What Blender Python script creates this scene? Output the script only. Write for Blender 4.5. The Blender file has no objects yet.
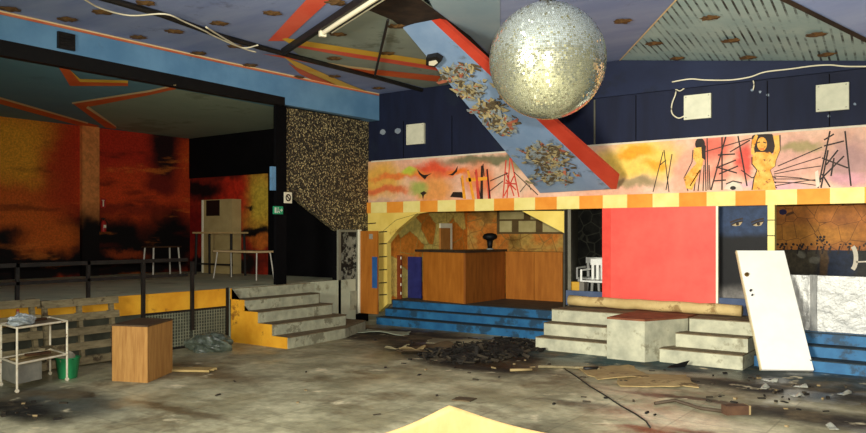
import bpy, bmesh, math, random
from mathutils import Vector
random.seed(7)
PI = math.pi
S = bpy.context.scene
COL = S.collection

# ------------------------------------------------------------------ camera and survey helpers
CAM = Vector((0, 0, 2.0)); YAW = math.radians(36.2); FPX = 760.0; HY = 233.0
FW = Vector((-math.sin(YAW), math.cos(YAW), 0)); RT = Vector((math.cos(YAW), math.sin(YAW), 0))
def ray(px, py): return FW + RT*((px-433)/FPX) + Vector((0, 0, (HY-py)/FPX))
def onX(px, py, c): r = ray(px, py); return CAM + r*((c-CAM.x)/r.x)
def onY(px, py, c): r = ray(px, py); return CAM + r*((c-CAM.y)/r.y)
def onZ(px, py, c): r = ray(px, py); return CAM + r*((c-CAM.z)/r.z)
def atD(px, py, d): return CAM + ray(px, py)*d

# ------------------------------------------------------------------ materials
def lin(c):
    return tuple((v/12.92 if v <= .04045 else ((v+.055)/1.055)**2.4) for v in c)
def rgb(r, g, b): return lin((r/255, g/255, b/255)) + (1,)
def newmat(name):
    m = bpy.data.materials.new(name); m.use_nodes = True
    nt = m.node_tree; b = nt.nodes['Principled BSDF']
    return m, nt, b
def N(nt, t, **kw):
    n = nt.nodes.new(t)
    for k, v in kw.items(): setattr(n, k, v)
    return n
def mixrgb(nt, fac, a, b, mode='MIX'):
    n = N(nt, 'ShaderNodeMix', data_type='RGBA', blend_type=mode)
    for i, v in ((0, fac), (6, a), (7, b)):
        if hasattr(v, 'links'): nt.links.new(v, n.inputs[i])
        else: n.inputs[i].default_value = v
    return n.outputs[2]
def math_(nt, op, a, b=None, clamp=False):
    n = N(nt, 'ShaderNodeMath', operation=op, use_clamp=clamp)
    for i, v in ((0, a), (1, b)):
        if v is None: continue
        if hasattr(v, 'links'): nt.links.new(v, n.inputs[i])
        else: n.inputs[i].default_value = v
    return n.outputs[0]
def noise(nt, vec, scale, detail=5, rough=.6, out=0):
    n = N(nt, 'ShaderNodeTexNoise'); n.inputs['Scale'].default_value = scale
    n.inputs['Detail'].default_value = detail; n.inputs['Roughness'].default_value = rough
    nt.links.new(vec, n.inputs['Vector']); return n.outputs[out]
def ramp(nt, fac, stops):
    n = N(nt, 'ShaderNodeValToRGB'); e = n.color_ramp.elements
    while len(e) < len(stops): e.new(.5)
    for el, (p, c) in zip(e, stops): el.position = p; el.color = c
    nt.links.new(fac, n.inputs[0]); return n.outputs[0]
def maprange(nt, v, a, b, c=0., d=1., smooth=True):
    n = N(nt, 'ShaderNodeMapRange'); n.interpolation_type = 'SMOOTHSTEP' if smooth else 'LINEAR'
    nt.links.new(v, n.inputs[0])
    for i, x in zip((1, 2, 3, 4), (a, b, c, d)): n.inputs[i].default_value = x
    return n.outputs[0]
def bump(nt, b, h, strength=.3, dist=.02):
    n = N(nt, 'ShaderNodeBump'); n.inputs['Strength'].default_value = strength; n.inputs['Distance'].default_value = dist
    nt.links.new(h, n.inputs['Height']); nt.links.new(n.outputs[0], b.inputs['Normal'])

def mat(name, c1, c2=None, rough=.7, scale=6., metal=0., bmp=.0, stretch=(1, 1, 1), lo=.35, hi=.65, spec=.3, c3=None, s3=2., t3=.62):
    """two-tone dirty surface; c3 = sparse stains"""
    m, nt, b = newmat(name)
    tc = N(nt, 'ShaderNodeTexCoord').outputs['Object']
    mp = N(nt, 'ShaderNodeMapping'); mp.inputs['Scale'].default_value = stretch; nt.links.new(tc, mp.inputs[0])
    v = mp.outputs[0]
    nz = noise(nt, v, scale)
    col = ramp(nt, nz, [(lo, c1), (hi, c2 or c1)])
    if c3:
        n3 = noise(nt, tc, s3, 6, .7)
        col = mixrgb(nt, maprange(nt, n3, t3-.04, t3+.05), col, c3)
    nt.links.new(col, b.inputs['Base Color'])
    b.inputs['Roughness'].default_value = rough; b.inputs['Metallic'].default_value = metal
    b.inputs['Specular IOR Level'].default_value = spec
    if bmp: bump(nt, b, nz, bmp)
    return m

def paint(name, ax, base, blobs, base2=None, wob=.25, nscale=1.6, rough=.6, grain=.25, fine=None, extra=None):
    """painted picture: soft brushed patches (u, v, ru, rv, colour, edge) on plane axes ax"""
    m, nt, b = newmat(name)
    tc = N(nt, 'ShaderNodeTexCoord').outputs['Object']
    sp = N(nt, 'ShaderNodeSeparateXYZ'); nt.links.new(tc, sp.inputs[0])
    cb = N(nt, 'ShaderNodeCombineXYZ')
    nt.links.new(sp.outputs['XYZ'.index(ax[0])], cb.inputs[0]); nt.links.new(sp.outputs['XYZ'.index(ax[1])], cb.inputs[1])
    nzc = noise(nt, tc, nscale, 6, .65, 1)
    sub = N(nt, 'ShaderNodeVectorMath', operation='SUBTRACT'); nt.links.new(nzc, sub.inputs[0]); sub.inputs[1].default_value = (.5, .5, .5)
    sc = N(nt, 'ShaderNodeVectorMath', operation='SCALE'); nt.links.new(sub.outputs[0], sc.inputs[0]); sc.inputs['Scale'].default_value = wob*4
    ad = N(nt, 'ShaderNodeVectorMath', operation='ADD'); nt.links.new(cb.outputs[0], ad.inputs[0]); nt.links.new(sc.outputs[0], ad.inputs[1])
    mk = N(nt, 'ShaderNodeVectorMath', operation='MULTIPLY'); nt.links.new(ad.outputs[0], mk.inputs[0]); mk.inputs[1].default_value = (1, 1, 0)
    uv = mk.outputs[0]
    g = noise(nt, tc, fine or 9., 6, .7)
    col = base
    if base2:
        col = mixrgb(nt, maprange(nt, noise(nt, tc, nscale*.8, 4), .4, .6), base, base2)
    for (u, v, ru, rv, c, edge) in blobs:
        s1 = N(nt, 'ShaderNodeVectorMath', operation='SUBTRACT'); nt.links.new(uv, s1.inputs[0]); s1.inputs[1].default_value = (u, v, 0)
        s2 = N(nt, 'ShaderNodeVectorMath', operation='DIVIDE'); nt.links.new(s1.outputs[0], s2.inputs[0]); s2.inputs[1].default_value = (ru, rv, 1)
        ln = N(nt, 'ShaderNodeVectorMath', operation='LENGTH'); nt.links.new(s2.outputs[0], ln.inputs[0])
        col = mixrgb(nt, maprange(nt, ln.outputs['Value'], 1+edge, 1-edge), col, c)
    if extra: col = extra(nt, tc, col, uv)
    dk = maprange(nt, g, .3, .7, 1-grain, 1+grain*.4)
    mul = N(nt, 'ShaderNodeVectorMath', operation='SCALE'); nt.links.new(col, mul.inputs[0]) if hasattr(col, 'links') else None
    if not hasattr(col, 'links'): mul.inputs[0].default_value = col[:3]
    nt.links.new(dk, mul.inputs['Scale'])
    nt.links.new(mul.outputs[0], b.inputs['Base Color'])
    b.inputs['Roughness'].default_value = rough; b.inputs['Specular IOR Level'].default_value = .25
    return m
def streaks(nt, tc, col, uv):
    mp = N(nt, 'ShaderNodeMapping'); mp.inputs['Scale'].default_value = (.35, .35, 1.6); mp.inputs['Rotation'].default_value = (.3, 0, 0); nt.links.new(tc, mp.inputs[0])
    n1 = noise(nt, mp.outputs[0], 1.6, 6, .6); col = mixrgb(nt, maprange(nt, n1, .56, .68, 0, .6), col, rgb(84, 28, 18))
    return mixrgb(nt, maprange(nt, n1, .42, .32, 0, .5), col, rgb(236, 130, 50))
def vor_lines(c_line, scale, width=.04):
    def f(nt, tc, col, uv):
        v = N(nt, 'ShaderNodeTexVoronoi', feature='DISTANCE_TO_EDGE'); v.inputs['Scale'].default_value = scale
        nt.links.new(tc, v.inputs['Vector'])
        return mixrgb(nt, maprange(nt, v.outputs['Distance'], width, width*.4), col, c_line)
    return f
def vor_cells(c2, scale, thr=.5, line=None, width=.03):
    def f(nt, tc, col, uv):
        v = N(nt, 'ShaderNodeTexVoronoi'); v.inputs['Scale'].default_value = scale; nt.links.new(uv, v.inputs['Vector'])
        s = N(nt, 'ShaderNodeSeparateColor'); nt.links.new(v.outputs['Color'], s.inputs[0])
        col = mixrgb(nt, math_(nt, 'GREATER_THAN', s.outputs[0], thr), col, c2)
        if line:
            d = N(nt, 'ShaderNodeTexVoronoi', feature='DISTANCE_TO_EDGE'); d.inputs['Scale'].default_value = scale; nt.links.new(uv, d.inputs['Vector'])
            col = mixrgb(nt, maprange(nt, d.outputs['Distance'], width, width*.4), col, line)
        return col
    return f

# ------------------------------------------------------------------ mesh builder
class MB:
    def __init__(s): s.v = []; s.f = []; s.m = []
    def add(s, vs, fs, mi=0):
        o = len(s.v); s.v += [Vector(p) for p in vs]
        for f in fs: s.f.append([i+o for i in f]); s.m.append(mi)
        return s
    def box(s, a, b, mi=0):
        x0, y0, z0 = a; x1, y1, z1 = b
        return s.add([(x0,y0,z0),(x1,y0,z0),(x1,y1,z0),(x0,y1,z0),(x0,y0,z1),(x1,y0,z1),(x1,y1,z1),(x0,y1,z1)],
                     [(3,2,1,0),(4,5,6,7),(0,1,5,4),(1,2,6,5),(2,3,7,6),(3,0,4,7)], mi)
    def obox(s, c, ex, ey, ez, mi=0):
        """oriented box: centre and three half-extent vectors"""
        c = Vector(c); ex = Vector(ex); ey = Vector(ey); ez = Vector(ez)
        vs = [c+ex*i+ey*j+ez*k for k in (-1, 1) for (i, j) in ((-1,-1),(1,-1),(1,1),(-1,1))]
        return s.add(vs, [(3,2,1,0),(4,5,6,7),(0,1,5,4),(1,2,6,5),(2,3,7,6),(3,0,4,7)], mi)
    def prism(s, pts, d, mi=0):
        """planar polygon pts pushed along vector d"""
        d = Vector(d); n = len(pts); vs = [Vector(p) for p in pts] + [Vector(p)+d for p in pts]
        return s.add(vs, [tuple(range(n))[::-1], tuple(range(n, 2*n))] + [(i, (i+1) % n, n+(i+1) % n, n+i) for i in range(n)], mi)
    def poly(s, pts, mi=0): return s.add(pts, [tuple(range(len(pts)))], mi)
    def tube(s, pts, r, n=8, mi=0, caps=True):
        pts = [Vector(p) for p in pts]; rs = r if isinstance(r, (list, tuple)) else [r]*len(pts)
        base = len(s.v); vs = []
        for i, p in enumerate(pts):
            t = (pts[min(i+1, len(pts)-1)] - pts[max(i-1, 0)]).normalized()
            u = t.cross(Vector((0, 0, 1)))
            if u.length < .05: u = t.cross(Vector((1, 0, 0)))
            u.normalize(); w = t.cross(u)
            for k in range(n):
                a = 2*PI*k/n; vs.append(p + (u*math.cos(a) + w*math.sin(a))*rs[i])
        fs = [(i*n+k, i*n+(k+1) % n, (i+1)*n+(k+1) % n, (i+1)*n+k) for i in range(len(pts)-1) for k in range(n)]
        if caps: fs += [tuple(range(n))[::-1], tuple(range((len(pts)-1)*n, len(pts)*n))]
        return s.add(vs, fs, mi)
    def rope(s, pts, r, n=6, sub=5):
        P = [Vector(p) for p in pts]; out = []
        for i in range(len(P)-1):
            p0, p1, p2, p3 = P[max(i-1, 0)], P[i], P[i+1], P[min(i+2, len(P)-1)]
            for k in range(sub):
                t = k/sub; out.append(.5*((2*p1)+(p2-p0)*t+(2*p0-5*p1+4*p2-p3)*t*t+(3*p1-p0-3*p2+p3)*t*t*t))
        return s.tube(out+[P[-1]], r, n)
    def lathe(s, c, prof, n=20, mi=0):
        c = Vector(c); vs = []
        for (r, z) in prof:
            for k in range(n): vs.append(c+Vector((r*math.cos(2*PI*k/n), r*math.sin(2*PI*k/n), z)))
        m = len(prof)
        fs = [(i*n+k, i*n+(k+1) % n, (i+1)*n+(k+1) % n, (i+1)*n+k) for i in range(m-1) for k in range(n)]
        fs += [tuple(range(n))[::-1], tuple(range((m-1)*n, m*n))]
        return s.add(vs, fs, mi)
    def strip(s, pts, w, nrm, mi=0):
        """painted brush line along pts, half width w, lying in plane with normal nrm"""
        pts = [Vector(p) for p in pts]; nrm = Vector(nrm); vs = []
        for i, p in enumerate(pts):
            t = (pts[min(i+1, len(pts)-1)] - pts[max(i-1, 0)]).normalized(); u = t.cross(nrm).normalized()*w
            vs += [p+u, p-u]
        return s.add(vs, [(2*i, 2*i+1, 2*i+3, 2*i+2) for i in range(len(pts)-1)], mi)
    def build(s, name, mats, parent=None, smooth=False, bevel=0, fix=True, origin=None):
        if not isinstance(mats, (list, tuple)): mats = [mats]
        if parent is not None:
            off = Vector(parent.get('_o', (0, 0, 0)))
        elif origin is not None: off = Vector(origin)
        else: off = Vector((0, 0, 0))
        me = bpy.data.meshes.new(name)
        me.from_pydata([tuple(p-off) for p in s.v], [], s.f)
        for m in mats: me.materials.append(m)
        for p, mi in zip(me.polygons, s.m): p.material_index = mi; p.use_smooth = smooth
        if fix:
            bm = bmesh.new(); bm.from_mesh(me); bmesh.ops.recalc_face_normals(bm, faces=bm.faces)
            if bevel:
                bmesh.ops.bevel(bm, geom=[e for e in bm.edges], offset=bevel, segments=1, affect='EDGES', clamp_overlap=True)
            bm.to_mesh(me); bm.free()
        me.update()
        o = bpy.data.objects.new(name, me); COL.objects.link(o)
        if parent is not None:
            o.parent = parent; o['_o'] = tuple(off)
        else:
            o.location = off; o['_o'] = tuple(off)
        return o
def tag(o, label, cat, group=None, kind=None):
    o['label'] = label; o['category'] = cat
    if group: o['group'] = group
    if kind: o['kind'] = kind
    return o
def thing(name, label, cat, loc, group=None):
    o = bpy.data.objects.new(name, None); COL.objects.link(o); o.location = loc; o['_o'] = tuple(loc)
    o.empty_display_size = .1
    return tag(o, label, cat, group)
def struct(mb, name, mats, **kw):
    o = mb.build(name, mats, **kw); o['kind'] = 'structure'; return o
def solo(mb, name, mats, label, cat, group=None, **kw):
    n = len(mb.v); c = sum((p for p in mb.v), Vector())/n; c.z = min(p.z for p in mb.v)
    return tag(mb.build(name, mats, origin=c, **kw), label, cat, group)
def dup(root, delta, label=None):
    r = root.copy(); COL.objects.link(r); r.location = root.location + Vector(delta)
    if label: r['label'] = label
    for ch in list(root.children):
        c = ch.copy(); COL.objects.link(c); c.parent = r
        for g in list(ch.children):
            d = g.copy(); COL.objects.link(d); d.parent = c
    return r

def ell(cx, cy, rx, ry, n=14, t=0): return [(cx+rx*math.cos(2*PI*i/n)*math.cos(t)-ry*math.sin(2*PI*i/n)*math.sin(t), cy+rx*math.cos(2*PI*i/n)*math.sin(t)+ry*math.sin(2*PI*i/n)*math.cos(t)) for i in range(n)]
# ------------------------------------------------------------------ room numbers
SX = -11.3      # stage front plane
BY = 13.1       # back wall plane
LX = -17.3      # rear wall of the stage
EY = 12.6       # end wall of the stage
SZ = .98        # stage floor
CZ = 5.13       # hall ceiling
TZ = 4.53       # stage ceiling
BX0, BX1 = -18, 7

# ------------------------------------------------------------------ shared materials
BLACK = mat('black_paint', rgb(8, 8, 9), rgb(16, 15, 14), .6)
BLACKMATT = mat('black_wall', rgb(5, 5, 7), rgb(10, 9, 11), .9, 2, spec=.1)  # near-black matt colour for dark walls, recess ceilings, post and seams
NAVY = mat('navy_wall', rgb(12, 19, 42), rgb(18, 27, 54), .7, 1.6, stretch=(2.5, 1, .5), c3=rgb(20, 30, 50), s3=.9, t3=.6)
NAVY2 = mat('navy_header', rgb(17, 26, 52), rgb(24, 34, 62), .7, 1.2, stretch=(1, 1, 2), c3=rgb(18, 25, 44), s3=.8, t3=.6)
YEL = mat('yellow_paint', rgb(226, 196, 92), rgb(240, 214, 112), .65, 2, c3=rgb(196, 160, 72), s3=1.4, t3=.64)
ORA = mat('orange_paint', rgb(228, 138, 40), rgb(240, 158, 56), .65, 3)
PALEY = mat('pale_yellow_paint', rgb(232, 214, 124), rgb(244, 228, 146), .65, 3)
STAGEYEL = mat('ochre_paint', rgb(216, 150, 34), rgb(236, 176, 50), .65, 2.5, c3=rgb(150, 98, 30), s3=2.2, t3=.63)
CONC = mat('worn_concrete', rgb(160, 160, 138), rgb(196, 194, 166), .8, 4, c3=rgb(142, 138, 114), s3=1.8, t3=.6, bmp=.15)
CONCD = mat('grey_green_concrete', rgb(146, 148, 126), rgb(180, 180, 152), .8, 5, c3=rgb(122, 120, 98), s3=2.4, t3=.58, bmp=.2)
NOSE = mat('dark_step_tread', rgb(96, 84, 62), rgb(128, 114, 86), .85, 7)  # tread slabs in a darker brown than the risers
BLUEP = mat('blue_paint', rgb(28, 84, 128), rgb(44, 108, 152), .55, 3, c3=rgb(34, 66, 90), s3=2.0, t3=.57)
BNOSE = mat('dirty_blue_tread', rgb(30, 44, 54), rgb(48, 62, 70), .8, 7)
BLUEF = mat('fascia_blue', rgb(92, 138, 178), rgb(110, 156, 194), .6, 1.5, c3=rgb(88, 122, 154), s3=1.0, t3=.64)
WHITE = mat('white_paint', rgb(232, 226, 196), rgb(246, 240, 214), .5, 3, c3=rgb(220, 210, 172), s3=2.2, t3=.66)
WHITEM = mat('chipped_white_metal', rgb(214, 204, 176), rgb(238, 230, 204), .45, 12, c3=rgb(136, 92, 50), s3=14, t3=.62)
BROWNW = mat('brown_veneer', rgb(158, 92, 26), rgb(182, 112, 38), .5, 3, stretch=(3, 3, .5))
BOXWOOD = mat('box_wood', rgb(158, 112, 58), rgb(184, 138, 76), .55, 4, stretch=(6, 6, .6))
DARKW = mat('dark_wood', rgb(58, 38, 24), rgb(84, 56, 34), .6, 4)
WEATH = mat('weathered_wood', rgb(106, 96, 70), rgb(138, 126, 94), .8, 6, stretch=(4, 1, 4), c3=rgb(74, 62, 44), s3=5, t3=.6)
PLY = mat('plywood', rgb(176, 142, 90), rgb(188, 156, 104), .6, 3, stretch=(1, 4, 1), c3=rgb(150, 110, 62), s3=1.8, t3=.64)
CARD = mat('cardboard', rgb(150, 128, 84), rgb(176, 154, 106), .85, 4, c3=rgb(104, 86, 56), s3=3, t3=.6)
STEEL = mat('dark_steel', rgb(22, 21, 20), rgb(36, 33, 30), .5, 9)
CABLEW = mat('white_cable', rgb(214, 206, 176), rgb(228, 220, 194), .5)
RUST = mat('rust', rgb(70, 50, 30), rgb(122, 90, 50), .9, 14, bmp=.4)

# ------------------------------------------------------------------ floor
def fl(px, py): p = onZ(px, py, 0); return p.x, p.y
def fblob(px, py, rx, ry, c, e):
    u, v = fl(px, py); return (u, v, rx, ry, c, e)
def floor_extra(nt, tc, col, uv):
    n1 = noise(nt, tc, .9, 8, .68)
    col = mixrgb(nt, maprange(nt, n1, .50, .68, 0, .85), col, rgb(116, 102, 74))
    n2 = noise(nt, tc, 2.6, 8, .7)
    col = mixrgb(nt, maprange(nt, n2, .62, .72, 0, .7), col, rgb(84, 76, 58))
    n3 = noise(nt, tc, 1.7, 6, .6)
    col = mixrgb(nt, maprange(nt, n3, .6, .7), col, rgb(228, 216, 176))
    br = N(nt, 'ShaderNodeTexBrick'); br.offset = 0
    br.inputs['Scale'].default_value = 1.; br.inputs['Brick Width'].default_value = .9; br.inputs['Row Height'].default_value = .9
    br.inputs['Mortar Size'].default_value = .012; br.inputs['Mortar Smooth'].default_value = .3
    nt.links.new(tc, br.inputs['Vector'])
    col = mixrgb(nt, math_(nt, 'MULTIPLY', br.outputs['Fac'], .3), col, rgb(90, 84, 68))
    return col
DKF = rgb(30, 26, 21)
fb = [fblob(462, 351, 1.9, 1.1, DKF, .5), fblob(520, 352, 2.0, 1.0, DKF, .5), fblob(480, 366, 1.2, .5, rgb(44, 38, 30), .5), fblob(395, 334, 2.0, .9, rgb(46, 40, 32), .5),
      fblob(350, 335, 1.1, .6, rgb(54, 48, 38), .5),
      (-4.6, 11.55, 2.6, .75, rgb(54, 80, 82), .3), (-1.4, 11.6, 2.6, .9, rgb(54, 66, 66), .35),
      fblob(790, 390, 1.6, .55, rgb(40, 38, 33), .6), fblob(830, 420, 1.0, .4, rgb(44, 40, 34), .6),
      fblob(60, 400, 1.2, .5, rgb(90, 94, 84), .6), fblob(20, 410, .9, .3, rgb(36, 36, 32), .5), fblob(85, 395, .22, .1, rgb(28, 26, 24), .3),
      fblob(200, 372, 1.2, .35, rgb(120, 104, 74), .6), fblob(600, 408, .7, .14, rgb(88, 78, 60), .6), fblob(180, 410, .9, .1, rgb(110, 98, 72), .6),
      fblob(650, 431, .4, .12, rgb(122, 70, 50), .7), fblob(700, 432, .4, .1, rgb(118, 70, 52), .7), fblob(30, 340, 1.2, 1.8, rgb(92, 90, 74), .5),
      fblob(700, 400, 1.2, .12, rgb(84, 74, 58), .6), fblob(680, 420, .9, .3, rgb(226, 214, 178), .6)]
FLOOR = paint('dirty_floor', 'XY', rgb(192, 186, 150), fb, base2=rgb(156, 150, 118), wob=.16, nscale=1.5, rough=.6, grain=.3, fine=5., extra=floor_extra)
nt = FLOOR.node_tree; b = nt.nodes['Principled BSDF']; tc = N(nt, 'ShaderNodeTexCoord').outputs['Object']
wet = noise(nt, tc, .8, 5, .6); rg = maprange(nt, wet, .42, .6, .85, .3); nt.links.new(rg, b.inputs['Roughness'])
bump(nt, b, noise(nt, tc, 7, 8, .7), .35, .03)
struct(MB().box((BX0, -3, -.1), (BX1, 17.2, 0)), 'floor', FLOOR)

# ------------------------------------------------------------------ ceilings
PURP = mat('ceiling_lilac', rgb(126, 140, 182), rgb(148, 160, 194), .7, .8, stretch=(.5, 2, 1), c3=rgb(106, 112, 138), s3=.8, t3=.64)
GREENC = mat('ceiling_green', rgb(136, 148, 138), rgb(152, 162, 148), .7, .8, c3=rgb(112, 120, 106), s3=1., t3=.6)
GREYB = mat('ceiling_grey_blue', rgb(142, 166, 180), rgb(160, 180, 188), .7, .8)
REDP = mat('ceiling_red', rgb(240, 92, 66), rgb(246, 112, 84), .6, 2)
ORP = mat('ceiling_orange_red', rgb(222, 92, 40), rgb(234, 112, 54), .6, 2)
YLW = mat('ceiling_yellow', rgb(236, 182, 50), rgb(246, 200, 76), .6, 2)
CREAM = mat('ceiling_cream_line', rgb(236, 206, 150), rgb(240, 214, 164), .6, 2)
HOLE = mat('ceiling_bare_dark', rgb(30, 22, 16), rgb(62, 46, 32), .9, 3)
m, nt, b = newmat('ceiling_slats'); SLAT = m
tc = N(nt, 'ShaderNodeTexCoord').outputs['Object']
mp = N(nt, 'ShaderNodeMapping'); mp.inputs['Rotation'].default_value = (0, 0, math.radians(-4.6)); nt.links.new(tc, mp.inputs[0])
sp = N(nt, 'ShaderNodeSeparateXYZ'); nt.links.new(mp.outputs[0], sp.inputs[0])
fr = math_(nt, 'FRACT', math_(nt, 'MULTIPLY', sp.outputs[0], 8.5))
gap = math_(nt, 'LESS_THAN', fr, .26)
gn = maprange(nt, noise(nt, tc, 1.2, 6, .7), .40, .62)
c = ramp(nt, noise(nt, mp.outputs[0], 1.6), [(.3, rgb(138, 164, 164)), (.7, rgb(166, 186, 180))])
c = mixrgb(nt, math_(nt, 'MULTIPLY', gap, gn), c, rgb(30, 34, 32))
nt.links.new(c, b.inputs['Base Color']); b.inputs['Roughness'].default_value = .7
mb = MB()
A = (-5.4, BY, CZ); AP = (-2.6, 8.98, CZ); B = (-.92, BY, 4.5)
mb.poly([(SX-.02, -3, CZ), (BX1, -3, CZ), (BX1, 8.98, CZ), AP, A, (SX-.02, BY, CZ)], 0)
mb.poly([A, AP, B], 1)
mb.poly([AP, (BX1, 8.98, CZ), (BX1, BY, CZ)], 0); mb.poly([AP, (BX1, BY, CZ), B], 0)
def cp(pts, mi, lay): mb.poly([onZ(x, y, CZ-.004*lay) for x, y in pts], mi)
cp([(288, 46), (330, 20), (368, -8), (425, -8), (480, 100), (440, 92), (300, 56)], 2, 1)
cp([(415, -6), (500, -6), (500, 62), (470, 36)], 3, 1)
cp([(363, 8), (378, -2), (400, -6), (416, -4), (470, 36), (494, 60), (486, 58), (432, 24), (404, 29), (392, 20)], 4, 2)
cp([(268, 41), (306, 0), (372, -60), (392, -60), (330, 0), (285, 41)], 5, 2)
cp([(282, 39), (286, 38), (350, 48), (440, 62), (440, 67), (350, 53), (290, 44)], 7, 3)
cp([(290, 44), (350, 53), (440, 67), (440, 71), (350, 57), (296, 47)], 5, 3)
cp([(262, 54), (300, 57), (350, 67), (440, 76), (440, 82), (350, 72), (300, 61)], 6, 2)
cp([(300, 58), (350, 66), (375, 69), (375, 71), (350, 68), (300, 60)], 8, 3)
cp([(284, 57), (300, 63), (348, 84), (384, 98), (386, 102), (346, 90), (296, 67)], 7, 3)
cp([(288, 63), (296, 67), (346, 89), (350, 93), (330, 89), (300, 74)], 6, 3)
# beige fold line and dark fold line of the slatted bay
for (P, Q, mi, w) in ((A, AP, 8, .014), (AP, B, 4, .05)):
    P = Vector(P)-Vector((0, 0, .01)); Q = Vector(Q)-Vector((0, 0, .01)); mb.strip([P, Q], w, (0, 0, 1), mi)
struct(mb, 'ceiling', [PURP, SLAT, GREENC, GREYB, HOLE, REDP, ORP, YLW, CREAM], fix=False)
mb = MB()
STC = mat('stage_ceiling_green', rgb(88, 132, 150), rgb(100, 142, 154), .7, .6, c3=rgb(84, 120, 130), s3=.5, t3=.6)
mb.box((LX-.2, -3, TZ), (SX, EY+.2, TZ+.15), 0)
def sp_(pts, mi, lay): mb.poly([onZ(x, y, TZ-.004*lay) for x, y in pts], mi)
sp_([(88, 107), (150, 95), (176, 89), (285, 109), (285, 150), (190, 146), (116, 128.5)], 4, .5)
sp_([(-40, 88), (0, 98), (88, 123), (100, 126), (92, 128), (84, 127), (0, 104), (-40, 94)], 1, 1)
sp_([(-40, 87), (0, 97), (88, 122.5), (88, 124), (0, 99), (-40, 89)], 3, 2)
sp_([(72, 103), (150, 90.5), (176, 85), (176, 89), (150, 95), (88, 107), (116, 126.5), (116, 129), (106, 128)], 1, 1)
sp_([(72, 102.4), (150, 90), (176, 84.4), (176, 86), (150, 92), (72, 104)], 3, 2)
sp_([(88, 106), (116, 126), (117, 128), (86, 108)], 3, 2)
sp_([(58, 66), (66, 66), (80, 80), (128, 82), (128, 86), (70, 86)], 1, 1)
sp_([(70, 70), (80, 79), (128, 80.5), (128, 83), (80, 82)], 2, 2)
struct(mb, 'ceiling_stage', [STC, ORP, YLW, CREAM, mat('stage_ceiling_grey', rgb(136, 152, 132), rgb(150, 164, 142), .7, .6, c3=rgb(124, 138, 116), s3=.6, t3=.6)], fix=False)

# ------------------------------------------------------------------ stage walls
def lz(px, py, X=LX): p = onX(px, py, X); return p.y, p.z
def lb(px, py, rx, rz, c, e): y, z = lz(px, py); return (y, z, rx, rz, c, e)
OR1 = rgb(218, 104, 34); DR = rgb(120, 34, 18); YO = rgb(232, 158, 44); BK = rgb(14, 10, 12)
blobs = [lb(20, 150, 1.3, .8, YO, .5), lb(70, 160, .6, 1.2, rgb(184, 58, 24), .6), lb(130, 150, 1.4, .9, rgb(190, 48, 28), .5), lb(135, 190, 1.3, .5, rgb(214, 72, 30), .6),
         lb(165, 150, .5, .9, rgb(40, 18, 20), .5), lb(120, 210, 1.4, .12, rgb(150, 48, 24), .6), lb(10, 215, 1.0, .5, OR1, .6), lb(160, 185, .5, .3, rgb(120, 34, 24), .5),
         lb(110, 243, 1.2, .55, BK, .4), lb(90, 248, .9, .8, BK, .35), lb(170, 245, .9, .9, BK, .4), lb(30, 252, 1.5, .16, BK, .5), lb(8, 240, .5, .3, BK, .5),
         lb(60, 268, 4, .28, BK, .3), lb(125, 254, .5, .1, rgb(150, 60, 26), .5), lb(0, 268, 3, .28, BK, .3), lb(50, 238, .7, .35, OR1, .6)]
MUR1 = paint('sunset_mural', 'YZ', rgb(206, 74, 26), blobs, base2=rgb(184, 58, 24), wob=.2, nscale=1.2, grain=.35, fine=24, extra=streaks)
struct(MB().box((LX-.2, -3, 0), (LX, EY+.2, TZ+.1)), 'wall_left', MUR1)
y0 = onX(82, 200, LX+.1).y; y1 = onX(99, 200, LX+.1).y
blobs = [((y0+y1)/2, 1.6, .6, .9, BK, .3)]
PIL = paint('pilaster_paint', 'YZ', rgb(224, 140, 76), blobs, wob=.15, grain=.3)
struct(MB().box((LX, y0, SZ), (LX+.12, y1, TZ)), 'trim_pilaster', PIL)
def eb(px, py, rx, rz, c, e): p = onY(px, py, EY); return (p.x, p.z, rx, rz, c, e)
blobs = [eb(262, 200, .7, .9, rgb(196, 150, 52), .5), eb(232, 195, .6, .8, rgb(190, 44, 24), .5), eb(200, 190, .9, .25, BK, .5), eb(195, 225, .8, .5, rgb(130, 24, 20), .5),
         eb(225, 175, .8, .14, rgb(110, 30, 20), .5), eb(255, 207, .35, .06, BK, .4), eb(255, 232, .6, .14, BK, .4), eb(262, 242, .4, .16, rgb(190, 100, 36), .4),
         eb(232, 262, 1.2, .35, BK, .35), eb(238, 258, .3, .1, rgb(130, 24, 20), .5), eb(210, 266, 1.2, .25, BK, .3), eb(262, 200, .3, .5, rgb(200, 170, 60), .5)]
MUR2 = paint('flame_mural', 'XZ', rgb(150, 40, 22), blobs, wob=.16, nscale=1.6, grain=.4)
mb = MB()
xm = onY(268, 200, EY).x; zt = onY(230, 176, EY).z
mb.box((LX, EY, 0), (xm, EY+.15, zt), 0); mb.box((LX, EY-.03, zt), (SX-.2, EY+.15, TZ), 1); mb.box((xm, EY, 0), (SX-.2, EY+.15, zt), 1)
struct(mb, 'wall_stage_end', [MUR2, BLACKMATT])

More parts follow.
